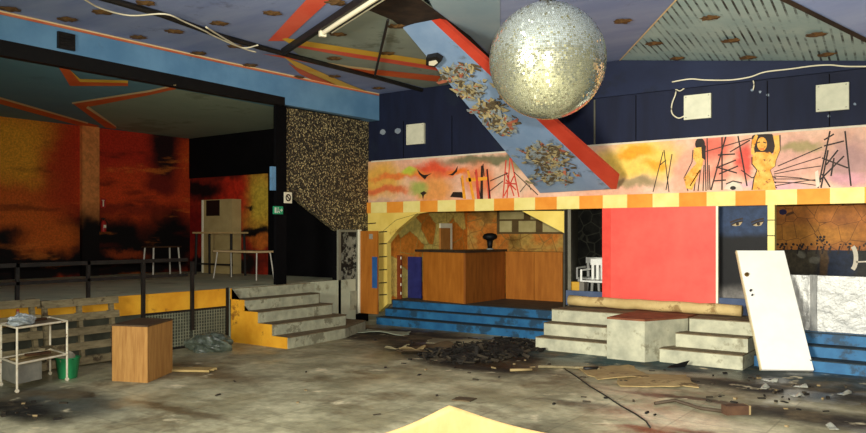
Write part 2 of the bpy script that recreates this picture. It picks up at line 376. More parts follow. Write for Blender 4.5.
# stage body, fascia, glitter wall, pillar
ST = mat('stage_floor_green', rgb(176, 184, 158), rgb(204, 206, 176), .75, 1.4, c3=rgb(140, 138, 112), s3=1.0, t3=.6)
mb = MB()
mb.box((LX, -3, 0), (SX-.05, EY, SZ), 0)
mb.box((SX-.05, -3, .66), (SX, 9.07, SZ), 1)
mb.box((SX-.05, -3, 0), (SX-.04, 9.07, .66), 2)
struct(mb, 'stage_platform', [ST, STAGEYEL, mat('stage_front_grey', rgb(60, 62, 52), rgb(80, 82, 68), .9, 3)])
mb = MB()
zb = TZ; BANDR = mat('fascia_orange_line', rgb(196, 96, 64), rgb(214, 124, 84), .6, 3)
yend = onX(381, 100, SX+.05).y
def fo(y): return SX+.05+.18*max(0, (y-9)/4.08)
mb.prism([(SX-.1, -3, zb), (SX+.05, -3, zb), (SX+.05, 9, zb), (fo(BY-.02), BY-.02, zb), (SX-.1, BY-.02, zb)], (0, 0, CZ-zb), 0)
mb.prism([(SX+.055, -3, zb-.02), (SX+.055, 9, zb-.02), (SX+.055, 9, zb+.17), (SX+.055, -3, zb+.26)], (-.16, 0, 0), 1)
mb.prism([(SX+.055, 9, zb-.02), (fo(10.35)+.005, 10.35, zb-.02), (fo(10.35)+.005, 10.35, zb+.14), (SX+.055, 9, zb+.17)], (-.16, 0, 0), 1)
for ya_, yb_ in ((-3, 9), (9, 13.05)):
    mb.prism([(fo(ya_), ya_, CZ-.05), (fo(yb_), yb_, CZ-.05), (fo(yb_), yb_, CZ), (fo(ya_), ya_, CZ)], (.02, 0, 0), 2)
    mb.prism([(fo(ya_), ya_, CZ-.02), (fo(yb_), yb_, CZ-.02), (fo(yb_), yb_, CZ), (fo(ya_), ya_, CZ)], (.025, 0, 0), 3)
struct(mb, 'trim_fascia', [BLUEF, BLACK, BANDR, CREAM])
m, nt, b = newmat('pebbledash'); GLIT = m
tc = N(nt, 'ShaderNodeTexCoord').outputs['Object']
v = N(nt, 'ShaderNodeTexVoronoi'); v.inputs['Scale'].default_value = 40; nt.links.new(tc, v.inputs['Vector'])
s_ = N(nt, 'ShaderNodeSeparateColor'); nt.links.new(v.outputs['Color'], s_.inputs[0])
c = ramp(nt, s_.outputs[0], [(.0, rgb(22, 19, 15)), (.5, rgb(48, 42, 32)), (.75, rgb(112, 100, 70)), (.97, rgb(206, 188, 134))])
nt.links.new(c, b.inputs['Base Color']); b.inputs['Roughness'].default_value = .6
bump(nt, b, v.outputs['Distance'], .8, .03)
mb = MB()
GX = SX-.1
P = [onX(283, 188, GX), onX(337, 231, GX), onX(361, 231, GX)]
mb.prism([(GX, P[0].y, TZ), (GX, P[0].y, P[0].z), (GX, P[1].y, P[1].z), (GX, BY+.02, P[2].z), (GX, BY+.02, TZ)], (-.12, 0, 0))
struct(mb, 'wall_pebbledash', GLIT)
py0 = onX(277, 200, SX).y
struct(MB().box((SX-.1, py0, SZ), (SX-.02, P[0].y+.02, TZ)), 'trim_stage_post', BLACKMATT)
struct(MB().box((SX-.1, py0-.1, onX(270, 190, SX).z), (SX-.03, py0, onX(270, 166, SX).z)), 'trim_post_marking', BLUEF)
struct(MB().box((GX-.12, P[1].y-.02, 0), (GX-.01, 13.1, P[1].z)), 'wall_corner', BLACKMATT)

# ------------------------------------------------------------------ back wall
mb = MB()
mb.box((SX-.1, BY, 2.69), (BX1, BY+.15, CZ+.03), 0)
struct(mb, 'wall_back', [NAVY])
def hd(X): return CZ if X < -5.4 else max(4.52, CZ-(X+5.4)*.1406)
mb = MB(); mb.prism([(-6.3, BY-.06, 4.48), (-.92, BY-.06, 4.48), (-.92, BY-.06, 4.51), (-5.4, BY-.06, CZ-.02), (-6.3, BY-.06, CZ-.01)], (0, .07, 0))
struct(mb, 'trim_header', NAVY2)
mb = MB()
for x in (-10.4, -9.1, -5.1, -2.9, -2.0):
    mb.box((x, BY-.008, 3.64), (x+.014, BY+.005, 4.46), 0)
a = onY(594, 140, BY).x; mb.box((a, BY-.012, 3.64), (a+.03, BY+.005, 4.46), 1)
for cx, cy in ((383, 132), (398, 131), (760, 92), (768, 95), (855, 104), (829, 116), (752, 90)):
    mb.poly([onY(x+random.uniform(-.6, .6), y, BY-.006) for x, y in ell(cx, cy, 1.6 if cx > 700 else 3, 1.4 if cx > 700 else 3, 7)], 2)
struct(mb, 'trim_wall_seams', [BLACKMATT, mat('pale_seam', rgb(84, 84, 72), rgb(100, 98, 84)), mat('chipped_patch', rgb(120, 134, 150), rgb(140, 150, 160))])
# mural above the openings
MY = BY-.02
def mbk(px, py): p = onY(px, py, MY); return p.x, p.z
def mbl(px, py, rx, ry, c, e):
    u, v = mbk(px, py); u2, _ = mbk(px+rx, py); _, v2 = mbk(px, py-ry); return (u, v, abs(u2-u), abs(v2-v), c, e)
PINK = rgb(240, 196, 168)
blobs = [mbl(380, 180, 24, 18, rgb(234, 176, 78), .5), mbl(385, 190, 24, 4, rgb(226, 116, 66), .5), mbl(432, 172, 24, 9, rgb(232, 88, 54), .5), mbl(400, 176, 30, 3.5, rgb(236, 130, 60), .5),
         mbl(432, 190, 20, 14, rgb(232, 156, 84), .5), mbl(460, 174, 12, 3.5, rgb(240, 120, 40), .5), mbl(409, 172, 7, 5, rgb(196, 202, 70), .4), mbl(418, 189, 9, 6, rgb(172, 176, 90), .5),
         mbl(490, 160, 50, 5, rgb(122, 116, 84), .5), mbl(525, 165, 20, 5, rgb(150, 138, 100), .5), mbl(510, 182, 25, 12, rgb(230, 190, 160), .5),
         mbl(385, 204, 40, 4, rgb(206, 168, 140), .6), mbl(480, 180, 14, 14, rgb(232, 130, 80), .6),
         mbl(638, 160, 44, 20, rgb(246, 206, 96), .4), mbl(636, 152, 18, 7, rgb(250, 166, 40), .4), mbl(655, 165, 12, 5, rgb(244, 170, 50), .5), mbl(630, 184, 30, 5, rgb(170, 146, 104), .5),
         mbl(685, 168, 16, 20, rgb(232, 168, 140), .5), mbl(715, 150, 18, 14, rgb(222, 110, 90), .55), mbl(745, 160, 8, 18, rgb(220, 84, 70), .5), mbl(718, 174, 20, 8, rgb(228, 140, 116), .6),
         mbl(790, 160, 26, 22, rgb(222, 168, 150), .5), mbl(800, 148, 22, 5, rgb(170, 150, 104), .55), mbl(848, 160, 26, 24, rgb(176, 136, 130), .6), mbl(770, 186, 40, 5, rgb(220, 170, 176), .6), mbl(850, 180, 20, 6, rgb(206, 150, 156), .6)]
MUR3 = paint('city_mural', 'XZ', PINK, blobs, base2=rgb(232, 176, 146), wob=.12, nscale=1.8, grain=.15)
INK = mat('mural_ink', rgb(28, 20, 16), rgb(52, 36, 26), .6); INKR = mat('mural_red_ink', rgb(196, 56, 44), rgb(222, 84, 60), .6)
INKO = mat('mural_orange', rgb(232, 140, 30), rgb(246, 176, 50), .6, 12); SKIN = mat('mural_figure_orange', rgb(232, 146, 36), rgb(250, 196, 96), .6, 8, c3=rgb(120, 66, 28), s3=9, t3=.6)
INKW = mat('mural_white', rgb(206, 196, 176), rgb(226, 214, 190), .6)
mb = MB()
mb.box((SX-.1, MY, 2.69), (BX1, BY+.01, 3.62), 0)
k_ = [1]
def ink(pts, w, mi=1):
    k_[0] += 1; mb.strip([onY(x, y, MY-.002-.0004*(k_[0] % 9)) for x, y in pts], w, (0, 1, 0), mi)
def inkp(pts, mi=1):
    k_[0] += 1; mb.poly([onY(x, y, MY-.002-.0004*(k_[0] % 9)) for x, y in pts], mi)
# birds, small town and masts on the left
inkp([(417, 169), (421, 173.5), (424, 175), (428, 174.5), (432, 173), (427, 176.5), (425, 179.5), (422, 177), (419, 174)]); inkp([(448, 175), (452, 173.5), (455, 170.5), (458, 165.5), (457, 171.5), (453, 175.5)])
inkp([(420, 193), (424, 191), (427, 193), (424, 195), (423, 200), (422, 195)]); inkp([(450, 197), (453, 192), (462, 192), (464, 198)])
for x0, x1, yt, mi in ((461, 465, 176, 3), (467, 474, 171, 3), (475, 479, 170, 2), (486, 490, 170, 2), (481, 482, 166, 1)):
    inkp([(x0, yt), (x0+2, yt-1), (x1+1, 199), (x1-2, 199)], mi)
ink([(461, 178), (464, 199)], .012); ink([(468, 170), (473, 199)], .014); ink([(475, 172), (481, 199)], .012); ink([(487, 169), (490, 199)], .016); ink([(483, 164), (484, 176)], .012)
inkp([(466, 178), (487, 177), (487, 180), (466, 182)], 3); ink([(490, 181), (508, 173)], .01); ink([(490, 191), (503, 181)], .01)
for a in ([(503, 198), (506, 160)], [(507, 198), (510, 158)], [(519, 197), (511, 158)], [(504, 196), (514, 176)], [(514, 196), (506, 172)], [(505, 183), (516, 184)], [(516, 190), (506, 180)]): ink(a, .014, 2)
for a in ([(514, 172), (538, 195)], [(520, 192), (528, 182), (531, 190)]): ink(a, .009)
# masts and figures on the right
for a in ([(653, 192), (663, 152)], [(664, 150), (669, 192)], [(666, 190), (672, 154)], [(660, 165), (666, 160)]): ink(a, .008)
inkp(ell(700, 144, 5, 6)); inkp([(694, 148), (703, 147), (704, 158), (702, 166), (697, 164), (693, 158)], 4); inkp([(697, 163), (703, 164), (692, 190), (686, 188), (684, 178), (692, 168)], 4)
inkp([(701, 142), (706, 146), (705, 160), (702, 158)])
for a in ([(693, 150), (692, 162), (684, 178), (688, 191)], [(698, 160), (694, 191)], [(701, 165), (698, 191)], [(704, 165), (703, 191)], [(705, 150), (706, 191)], [(707, 135), (708, 190)], [(709, 165), (710, 190)], [(700, 170), (690, 186)]): ink(a, .0085)
for a in ([(711, 190), (726, 136)], [(738, 136), (747, 186)], [(722, 136), (722, 190)], [(716, 168), (736, 160)], [(716, 167), (737, 173)], [(718, 155), (735, 154)], [(713, 181), (726, 180)], [(719, 174), (738, 166)]): ink(a, .0115)
ink([(704, 152), (752, 138)], .008); ink([(730, 152), (750, 140)], .01)
inkp([(724, 189), (728, 183), (736, 181), (742, 186), (743, 191)], 5); ink([(726, 184), (733, 181), (742, 183)], .01); inkp(ell(733, 188, 3, 2)); 
# standing figure with long dark hair and raised arms
inkp([(752, 136), (756, 134), (772, 134), (776, 140), (774, 152), (768, 156), (756, 156), (751, 148)]); inkp(ell(762, 144, 5, 7), 4)
inkp([(756, 152), (770, 152), (776, 158), (775, 166), (770, 170), (774, 182), (776, 190), (752, 190), (754, 178), (757, 170), (752, 164), (752, 157)], 4)
inkp([(773, 136), (779, 135), (780, 150), (776, 160), (773, 155), (775, 146)], 4); inkp([(752, 140), (756, 134), (758, 136), (754, 148), (755, 156), (751, 154)], 4)
for a in ([(752, 157), (752, 164), (757, 170), (754, 178), (752, 190)], [(776, 158), (775, 166), (770, 170), (774, 182)], [(780, 135), (780, 150), (776, 160)], [(752, 178), (764, 173), (776, 178)], [(753, 182), (764, 177), (776, 183)], [(754, 187), (766, 181), (777, 188)]): ink(a, .009)
ink([(757, 143), (760, 142)], .008); ink([(763, 142), (766, 143)], .008); ink([(760, 149), (764, 149)], .008, 2)
for y0, y1 in ((172, 157), (174, 166), (176, 182), (179, 181), (182, 186), (186, 179)): ink([(774, y0), (800, (y0+y1)/2-1), (821, y1)], .007)
ink([(778, 166), (822, 147)], .008); ink([(741, 170), (752, 178)], .008)
for a in ([(818, 188), (830, 131)], [(821, 188), (828, 150)], [(845, 131), (851, 186)], [(822, 158), (848, 168)], [(824, 146), (844, 141)], [(822, 174), (830, 187)], [(820, 180), (844, 156)], [(824, 140), (834, 134)], [(834, 158), (831, 176)], [(826, 165), (838, 150)]): ink(a, .0115)
inkp([(815, 172), (818, 170), (820, 186), (816, 188)], 5)
# cream upper edge
mb.box((SX, MY-.015, 3.6), (BX1, MY+.005, 3.63), 5)
struct(mb, 'wall_mural', [MUR3, INK, INKR, INKO, SKIN, INKW])
# chequered beam
mb = MB(); x = -3.37-.465*18; i = 0
x -= .465*2
while x+.465 < SX-.1: x += .465; i += 1
while x < 6.5:
    a = max(x, SX-.1); mb.box((a, BY-.07, 2.45), (x+.465, BY+.15, 2.69), i % 2); x += .465; i += 1
struct(mb, 'trim_beam', [ORA, PALEY])

# yellow arch in front of the bar
def bk(px, py, Y=BY-.03): p = onY(px, py, Y); return Vector((p.x, Y, p.z))
mb = MB()
L = [(364, 211), (434, 211), (416, 214), (398, 229), (387, 243), (387.5, 304), (379, 312), (378, 231), (364, 231)]
mb.prism([bk(*p) for p in L], (0, .14, 0), 0)
R_ = [(522, 211), (564, 211), (564, 233)]
mb.prism([bk(*p) for p in R_], (0, .14, 0), 0)
for yy in (232, 244, 257, 270, 283, 295): mb.strip([bk(379, yy, BY-.034), bk(387, yy-.5, BY-.034)], .012, (0, 1, 0), 1)
mb.strip([bk(366, 224, BY-.034), bk(376, 223, BY-.034)], .012, (0, 1, 0), 1); mb.strip([bk(382, 232, BY-.034), bk(396, 220, BY-.034), bk(418, 213.5, BY-.034)], .004, (0, 1, 0), 1)
xr = bk(563, 250).x
struct(mb, 'wall_bar_arch', [YEL, INK])
struct(MB().box((xr, BY-.02, .5), (xr+.035, BY+.1, 2.45)), 'trim_bar_post', mat('post_grey', rgb(52, 50, 42), rgb(70, 66, 54)))
yp0 = bk(768, 230).x; yp1 = bk(775, 230).x
mb = MB(); mb.box((yp0, BY-.06, .5), (yp1, BY+.06, 2.45), 0)
for z in (1.95, 2.2, 1.6, 1.3): mb.box((yp0-.001, BY-.063, z), (yp1+.001, BY-.05, z+.014), 1)
struct(mb, 'trim_yellow_post', [PALEY, INK])

# bar alcove walls
OSTONE = rgb(226, 138, 50); YSTONE = rgb(232, 206, 112)
ST1 = paint('painted_stones', 'YZ', YSTONE, [], wob=.05, grain=.3, extra=vor_cells(OSTONE, 2.0, .5, rgb(196, 164, 84), .02))
ST2 = paint('painted_stones_back', 'XZ', rgb(206, 124, 46), [], base2=rgb(196, 156, 76), wob=.05, grain=.35, extra=vor_lines(rgb(164, 120, 56), 2.2, .03))
GB = rgb(62, 52, 34)
mb = MB(); mb.box((-11.05, BY+.11, .5), (-10.9, 16.4, 2.95), 0); struct(mb, 'wall_bar_left', [ST1])
mb = MB(); mb.box((-11.05, 16.4, .5), (-7.0, 16.55, 2.95), 0)
SQ = mat('pale_wall_square', rgb(176, 160, 104), rgb(196, 182, 126), .7, 3); SQD = mat('grid_brown', rgb(84, 66, 36), rgb(104, 82, 46), .7, 3)
def q(px0, py0, px1, py1, Y, mi, t=.02):
    a = onY(px0, py0, Y); b = onY(px1, py1, Y); mb.box((min(a.x, b.x), Y-t, min(a.z, b.z)), (max(a.x, b.x), Y+.01, max(a.z, b.z)), mi)
q(497, 205, 566, 234, 16.4, 2, .01)
for (a, b_) in ((500, 512), (519, 536), (543, 562)): q(a, 221, b_, 232, 16.39, 1)
for (a, b_) in ((500, 524), (531, 562)): q(a, 206, b_, 219, 16.39, 1)
struct(mb, 'wall_bar_back', [ST2, SQ, SQD])
mb = MB(); mb.prism([(xr+.02, BY+.1, .5), (xr+.1, BY+.1, .5), (-7.72, 16.4, .5), (-7.86, 16.4, .5)], (0, 0, 2.4)); struct(mb, 'wall_bar_right', mat('divider', rgb(104, 102, 88), rgb(122, 118, 102)))
struct(MB().box((-11.05, BY+.15, 2.9), (-3.0, 16.5, 3.0)), 'ceiling_bar', BLACKMATT)
struct(MB().box((-11.05, 13.28, 0), (xr+.1, 16.5, .5)), 'floor_bar', mat('bar_floor', rgb(70, 66, 54), rgb(92, 86, 70), .7, 4))
# middle recess
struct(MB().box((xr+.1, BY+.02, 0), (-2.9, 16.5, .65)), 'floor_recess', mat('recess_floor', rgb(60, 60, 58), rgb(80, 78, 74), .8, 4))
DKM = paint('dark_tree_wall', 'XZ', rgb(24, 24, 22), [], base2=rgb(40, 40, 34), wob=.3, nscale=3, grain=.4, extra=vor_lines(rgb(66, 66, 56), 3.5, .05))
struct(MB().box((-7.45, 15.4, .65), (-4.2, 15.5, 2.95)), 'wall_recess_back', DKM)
KP = mat('kerb_blue_grey', rgb(66, 82, 112), rgb(84, 98, 124), .7, 3)
struct(MB().box((xr+.07, BY-.05, .65), (-2.97, BY+.02, .92)), 'trim_kerb', KP)
# eye wall right of the red panel
ex0 = -3.75; ey = BY+.12
mb = MB(); 
GPAD = paint('eye_wall_paint', 'XZ', rgb(14, 14, 15), [(-3.2, 2.4, 1.2, .45, rgb(44, 62, 92), .15), (-3.2, .75, 1.2, .32, rgb(122, 118, 112), .4)], wob=.05, grain=.4)
mb.box((ex0, ey, .65), (yp0+.05, ey+.08, 2.47), 0)
def on_eye(px, py, k=0): return onY(px, py, ey-.003-.002*k)
for cx in (737, 758):
    mb.poly([on_eye(cx-6, 225), on_eye(cx-2, 222.8), on_eye(cx+2, 222.3), on_eye(cx+6, 221), on_eye(cx+3, 225.5), on_eye(cx-2, 226.2)], 1)
    mb.poly([on_eye(x, y, 1) for x, y in ell(cx+.5, 224, 1.7, 1.6, 10)], 2)
    mb.strip([on_eye(cx-7, 222.5, 1), on_eye(cx, 219.8, 1), on_eye(cx+6, 218.5, 1)], .014, (0, 1, 0), 2)
    mb.strip([on_eye(cx-6, 225, 1), on_eye(cx-1, 222.5, 1), on_eye(cx+6, 221, 1)], .012, (0, 1, 0), 2)
struct(mb, 'wall_eyes', [GPAD, mat('eye_paint', rgb(166, 146, 108), rgb(184, 162, 122), .6), INK])
# right alcove
def rb(px, py, rx, rz, c, e): p = onY(px, py, 15.2); return (p.x, p.z, rx, rz, c, e)
CP = paint('crazy_paving', 'XZ', rgb(200, 124, 50), [rb(800, 235, 1.0, .2, rgb(196, 130, 50), .5)], base2=rgb(166, 100, 46), wob=.05, grain=.3, extra=vor_lines(rgb(104, 64, 30), 3.6, .018))
zc = onY(820, 250, 15.2).z
DKS = paint('dark_stone', 'XZ', rgb(34, 33, 30), [rb(800, 260, .55, .22, rgb(74, 66, 48), .5), rb(836, 265, .3, .4, rgb(28, 40, 62), .3), rb(801, 254, .08, .06, rgb(120, 116, 100), .3), rb(814, 259, .08, .06, rgb(110, 106, 92), .3), rb(823, 262, .07, .4, rgb(96, 72, 44), .3)], base2=rgb(46, 44, 38), wob=.05, grain=.5, fine=12)
mb = MB(); mb.box((-4.6, 15.2, zc), (BX1, 15.3, 3.0), 0); mb.box((-4.6, 15.2, .5), (BX1, 15.3, zc), 1)
for i in range(60):
    px = random.choice([random.gauss(803, 6), random.gauss(822, 3), random.gauss(850, 14), random.gauss(783, 4), random.uniform(790, 866)])
    if px < 776: continue
    if abs(px-822) < 6: py = random.uniform(236, 250)
    else: py = random.uniform(243, 252)
    mb.poly([onY(x, y, 15.193) for x, y in ell(px, py, random.uniform(.7, 1.6), random.uniform(.7, 1.5), 7)], 2)
for px in (783, 797, 806, 816, 822, 829, 838, 848, 858): mb.strip([onY(px, 254, 15.194), onY(px+2, 246, 15.194)], .012, (0, 1, 0), 2)
arc = [(856+2-9*math.cos(a), 260-14*math.sin(a)) for a in [(-1.0+2.0*i/8) for i in range(9)]]
arc = [(851+5*math.cos(a), 258-12*math.sin(a)) for a in [(-1.25+2.5*i/10) for i in range(11)]]
mb.strip([onY(x, y, 15.19) for x, y in arc], .035, (0, 1, 0), 3); mb.strip([onY(856, 262, 15.19), onY(880, 261, 15.19)], .012, (0, 1, 0), 3)
mb.poly([onY(x, y, 15.195) for x, y in ell(783, 212, 4, 3, 8)], 4)
struct(mb, 'wall_alcove_right', [CP, DKS, INK, INKW, mat('violet_spot', rgb(44, 36, 74), None)])
struct(MB().box((-2.9, 12.68, 0), (BX1, 15.2, .5)), 'floor_alcove', BLUEP)
struct(MB().box((-3.0, BY+.15, 2.9), (BX1, 15.3, 3.0)), 'ceiling_alcove', BLACKMATT)

# ------------------------------------------------------------------ stairs and steps
t = thing('stage_stairs', 'grey five-step stairs with a yellow painted side, leading up to the dark stage', 'stairs', (-10.5, 9.9, 0))
fx = [-9.76, -10.15, -10.52, -10.88, -11.26]; rz = SZ/5
for k in range(5):
    mb = MB()
    z0, z1 = k*rz, (k+1)*rz
    if k == 0: pts = [(-11.25, 9.1), (fx[0], 9.1), (-9.9, 10.7), (-10.4, 11.85), (-11.25, 11.85)]
    elif k == 4: pts = [(-11.3, 9.1), (fx[k], 9.1), (fx[k]+.02, 11.1), (-11.3, 11.1)]
    else: pts = [(-11.25, 9.1), (fx[k], 9.1), (fx[k]-.02, 11.0), (fx[k]-.12, 11.12), (-11.25, 11.12)]
    mb.prism([(x, y, z0) for x, y in pts], (0, 0, rz-.012), 0)
    mb.prism([(x+(.012 if x > -11.2 else 0), y, z1-.012) for x, y in pts], (0, 0, .012), 1)
    mb.build('step', [CONCD, NOSE], t)
pr = [(-11.25, 0), (fx[0]-.01, 0)]
for k in range(5):
    pr.append((fx[k]-.01, (k+1)*rz))
    if k < 4: pr.append((fx[k+1]-.01, (k+1)*rz))
pr.append((-11.25, SZ))
MB().prism([(x, 9.08, z) for x, z in pr], (0, .018, 0)).build('side_panel', STAGEYEL, t)

def flight(name, label, x0, x1, ys, zt, y_end, mats, loc, cut=None):
    t = thing(name, label, 'steps', loc); n = len(ys)
    for k, y in enumerate(ys):
        z0, z1 = zt*k/n, zt*(k+1)/n; mb = MB()
        xa, xb = (x0, x1) if cut is None else cut(k)
        mb.box((xa, y, z0), (xb, y_end, z1-.015), 0); mb.box((xa, y-.012, z1-.015), (xb, y_end, z1), 1)
        mb.build('step', mats, t)
    return t
flight('concrete_steps', 'short pale concrete steps left of the plinth, beside the blue bar steps', -6.3, -4.95, [11.6, 11.9, 12.2], .65, BY-.06, [CONC, NOSE], (-5.6, 12.3, 0))
flight('concrete_steps', 'pale concrete steps between the plinth and the leaning white door', -4.1, -2.9, [11.6, 11.9, 12.2], .65, BY-.06, [CONC, NOSE], (-3.5, 12.3, 0), lambda k: ((-4.13, -3.98, -3.86)[k], -2.9))
t = thing('concrete_plinth', 'pale concrete plinth with a red-brown top between the two flights of steps', 'plinth', (-4.5, 12, 0))
pts = [(-4.92, 11.42), (-4.3, 11.42), (-4.2, 11.62), (-3.9, 12.25), (-3.9, BY-.06), (-4.92, BY-.06)]
MB().prism([(x, y, 0) for x, y in pts], (0, 0, .63)).build('body', CONC, t)
MB().prism([(x, y, .63) for x, y in pts], (0, 0, .03)).build('top', mat('plinth_top', rgb(112, 62, 40), rgb(140, 88, 58), .8, 5), t)
flight('bar_steps', 'wide blue painted steps below the brown bar counter', -10.83, -6.34, [12.7, 13.0, 13.26], .5, 13.28, [BLUEP, BNOSE], (-8.7, 13, 0))
flight('alcove_steps', 'blue painted steps below the foil wrapped panels', -2.86, BX1, [12.1, 12.4, 12.66], .5, 12.68, [BLUEP, BNOSE], (2, 12.4, 0))

# ------------------------------------------------------------------ red panel
p0 = onY(602.5, 206, BY-.09).x; p1 = onY(717.5, 206, BY-.09).x
m, nt, b = newmat('red_panel_paint'); REDPAN = m
tc = N(nt, 'ShaderNodeTexCoord').outputs['Object']
c = ramp(nt, noise(nt, tc, 1.6, 6, .65), [(.35, rgb(226, 74, 62)), (.65, rgb(238, 92, 76))])
c = mixrgb(nt, maprange(nt, noise(nt, tc, 4, 7, .7), .62, .72, 0, .5), c, rgb(186, 70, 56))
nt.links.new(c, b.inputs['Base Color']); b.inputs['Roughness'].default_value = .6
t = thing('red_panel', 'large coral red square panel standing on the concrete platform under the chequered beam', 'panel', ((p0+p1)/2, BY-.08, .68))
MB().box((p0, BY-.1, .68), (p1-.02, BY-.055, 2.45)).build('board', REDPAN, t)
MB().box((p1-.022, BY-.105, .68), (p1+.012, BY-.05, 2.45)).build('edge_strip', WHITE, t)['label'] = 'pale edge strip'
mb = MB(); mb.box((p0, BY-.104, .68), (p0+.16, BY-.1, 2.45)); mb.build('side_band', mat('darker_coral', rgb(224, 66, 54), rgb(232, 78, 62), .6), t)
# rolled mat on the platform
a = onY(568, 311, 12.72); c_ = onY(742, 311, 12.72)
mb = MB(); n = 14; P0 = Vector((a.x, 12.78, .765)); P1 = Vector((c_.x, 12.7, .765))
mb.tube([P0+(P1-P0)*i/n+Vector((0, .01*math.sin(i), -.006*(i % 3))) for i in range(n+1)], [.095-.006*random.random() for i in range(n+1)], 14)
solo(mb, 'carpet_roll', mat('beige_roll', rgb(186, 160, 104), rgb(214, 190, 132), .8, 3, c3=rgb(150, 122, 76), s3=3, t3=.6), 'long beige roll lying on the platform in front of the red panel', 'roll', smooth=True)

# ------------------------------------------------------------------ bar furniture
Wc = 1.58
t = thing('bar_counter', 'brown veneered bar counter with a dark top above the blue steps', 'bar counter', (-9.6, 14, .5))
MB().prism([(-10.25, 13.62, .5), (-8.97, 13.38, .5), (-8.97, 13.42, .5), (-10.25, 13.66, .5)], (0, 0, Wc-.5)).build('front_panel', BROWNW, t)
MB().box((-8.99, 13.38, .5), (-8.94, 15.0, Wc)).build('side_panel', mat('brown_veneer_shade', rgb(130, 74, 26), rgb(156, 92, 34), .5, 3, stretch=(3, 3, .5)), t)
MB().prism([(-10.42, 13.55, Wc), (-8.88, 13.28, Wc), (-8.88, 15.0, Wc), (-9.5, 15.0, Wc), (-9.5, 14.0, Wc), (-10.42, 14.2, Wc)], (0, 0, .05)).build('countertop', mat('dark_worktop', rgb(40, 34, 28), rgb(58, 48, 38), .4), t)
t = thing('bar_counter', 'lower brown counter section at the right end of the bar, without a dark top', 'bar counter', (-8, 15.2, .5))
for x0, x1 in ((-8.93, -8.2), (-8.19, -7.5)): MB().box((x0, 15.02, .5), (x1, 15.06, 1.55)).build('front_panel', BROWNW, t)
MB().box((-8.93, 15.02, 1.55), (-7.5, 15.4, 1.58)).build('countertop', BROWNW, t)
q0 = onY(491, 253, 13.95); z = Wc+.05; zz = onY(490, 237, 13.95).z
t = thing('table_lamp', 'small black lamp with a rounded head standing on the bar counter', 'lamp', (-8.92+.0, 14.2, z))
# sits near the counter's inner end
pc = onY(490, 250, 14.6); x_, y_ = min(pc.x, -9.1), 14.6
t.location = (pc.x, 14.6, z); t['_o'] = (pc.x, 14.6, z)
MB().lathe((pc.x, 14.6, z), [(.08, 0), (.08, .02), (.04, .03)], 14).build('base', mat('pale_base', rgb(150, 150, 140), None), t)
MB().lathe((pc.x, 14.6, z+.03), [(.05, 0), (.06, .08), (.07, .18)], 12).build('stem', BLACK, t, smooth=True)
MB().lathe((pc.x, 14.6, z+.2), [(.07, 0), (.16, .05), (.17, .1), (.13, .15), (.05, .17)], 16).build('shade', BLACK, t, smooth=True)
# boards left of the counter
mb = MB(); a = onY(402, 298, 13.9); b_ = onY(421, 257, 13.9); mb.box((a.x, 13.9, .5), (b_.x, 13.94, b_.z))
solo(mb, 'board', mat('navy_board', rgb(32, 34, 92), rgb(44, 48, 112), .6), 'dark blue board standing at the left end of the bar counter', 'board')
t0 = onY(391, 255, 13.5); t1 = onY(401, 255, 13.5)
t = thing('board', 'narrow red-brown board with a white dotted edge beside the dark blue board', 'board', ((t0.x+t1.x)/2, 13.5, .5))
MB().box((t0.x, 13.5, .5), (t1.x, 13.54, t0.z)).build('panel', mat('red_brown', rgb(112, 50, 24), rgb(132, 64, 30), .5), t)
for i in range(5): MB().box((t1.x-.012, 13.494, .6+i*.2), (t1.x+.012, 13.5, .66+i*.2)).build('edge_dot', WHITE, t)
# frame on the left bar wall
mb = MB(); X = -10.88
def lw(px, py): return onX(px, py, X)
t = thing('wall_frame', 'pale narrow door frame in the stone painted wall behind the bar', 'frame', lw(446, 250))
def pb(a, b_, mi=0):
    mbx = MB(); u, v = lw(*a), lw(*b_); mbx.box((X-.01, u.y, min(u.z, v.z)), (X+.04, v.y, max(u.z, v.z))); return mbx
pb((439.5, 228), (451, 223.5)).build('lintel', WHITE, t); pb((449, 250), (451, 228)).build('jamb', WHITE, t)
pb((439.5, 250), (449, 228)).build('door_leaf', mat('light_brown', rgb(168, 110, 50), rgb(184, 126, 62)), t)
# brown narrow door and mirror in the corner
DY = 12.72; d0 = onY(361, 231, DY); d1 = onY(378, 231, DY); zb_ = .22
t = thing('brown_door', 'narrow brown door leaf with a blue notice, in the corner by the bar arch', 'door', ((d0.x+d1.x)/2, DY, zb_))
MB().box((d0.x, DY-.02, zb_), (d1.x, DY+.02, d0.z)).build('leaf', BROWNW, t)
a = onY(372, 288, DY-.03); b_ = onY(377, 257, DY-.03); MB().box((a.x, DY-.028, a.z), (b_.x, DY-.02, b_.z)).build('notice', mat('blue_notice', rgb(38, 84, 142), rgb(48, 98, 156), .5), t)['label'] = 'blue notice'
a = onY(369, 239, DY-.03); b_ = onY(372.5, 234, DY-.03); MB().box((a.x, DY-.028, a.z), (b_.x, DY-.02, b_.z)).build('tag', mat('pale_tag', rgb(150, 146, 130), None), t)
MB().box((d0.x-.06, DY-.05, zb_), (d0.x, DY+.02, d0.z+.03)).build('frame', WHITE, t)
t = thing('notice_board', 'tall grey board with peeling dark streaks between stage stairs and brown door', 'board', (GX+.03, 12.3, .2))
m0 = onX(340, 232, GX+.02); m1 = onX(356, 232, GX+.02)
def ex(nt, tc, col, uv):
    w = noise(nt, tc, 3.2, 7, .75); return mixrgb(nt, maprange(nt, w, .47, .53), col, rgb(24, 24, 22))
MIR = paint('streaked_panel', 'YZ', rgb(150, 152, 136), [], base2=rgb(112, 116, 104), wob=.1, grain=.3, extra=ex)
MB().box((GX, m0.y, .2), (GX+.03, m1.y, m0.z)).build('sheet', MIR, t)
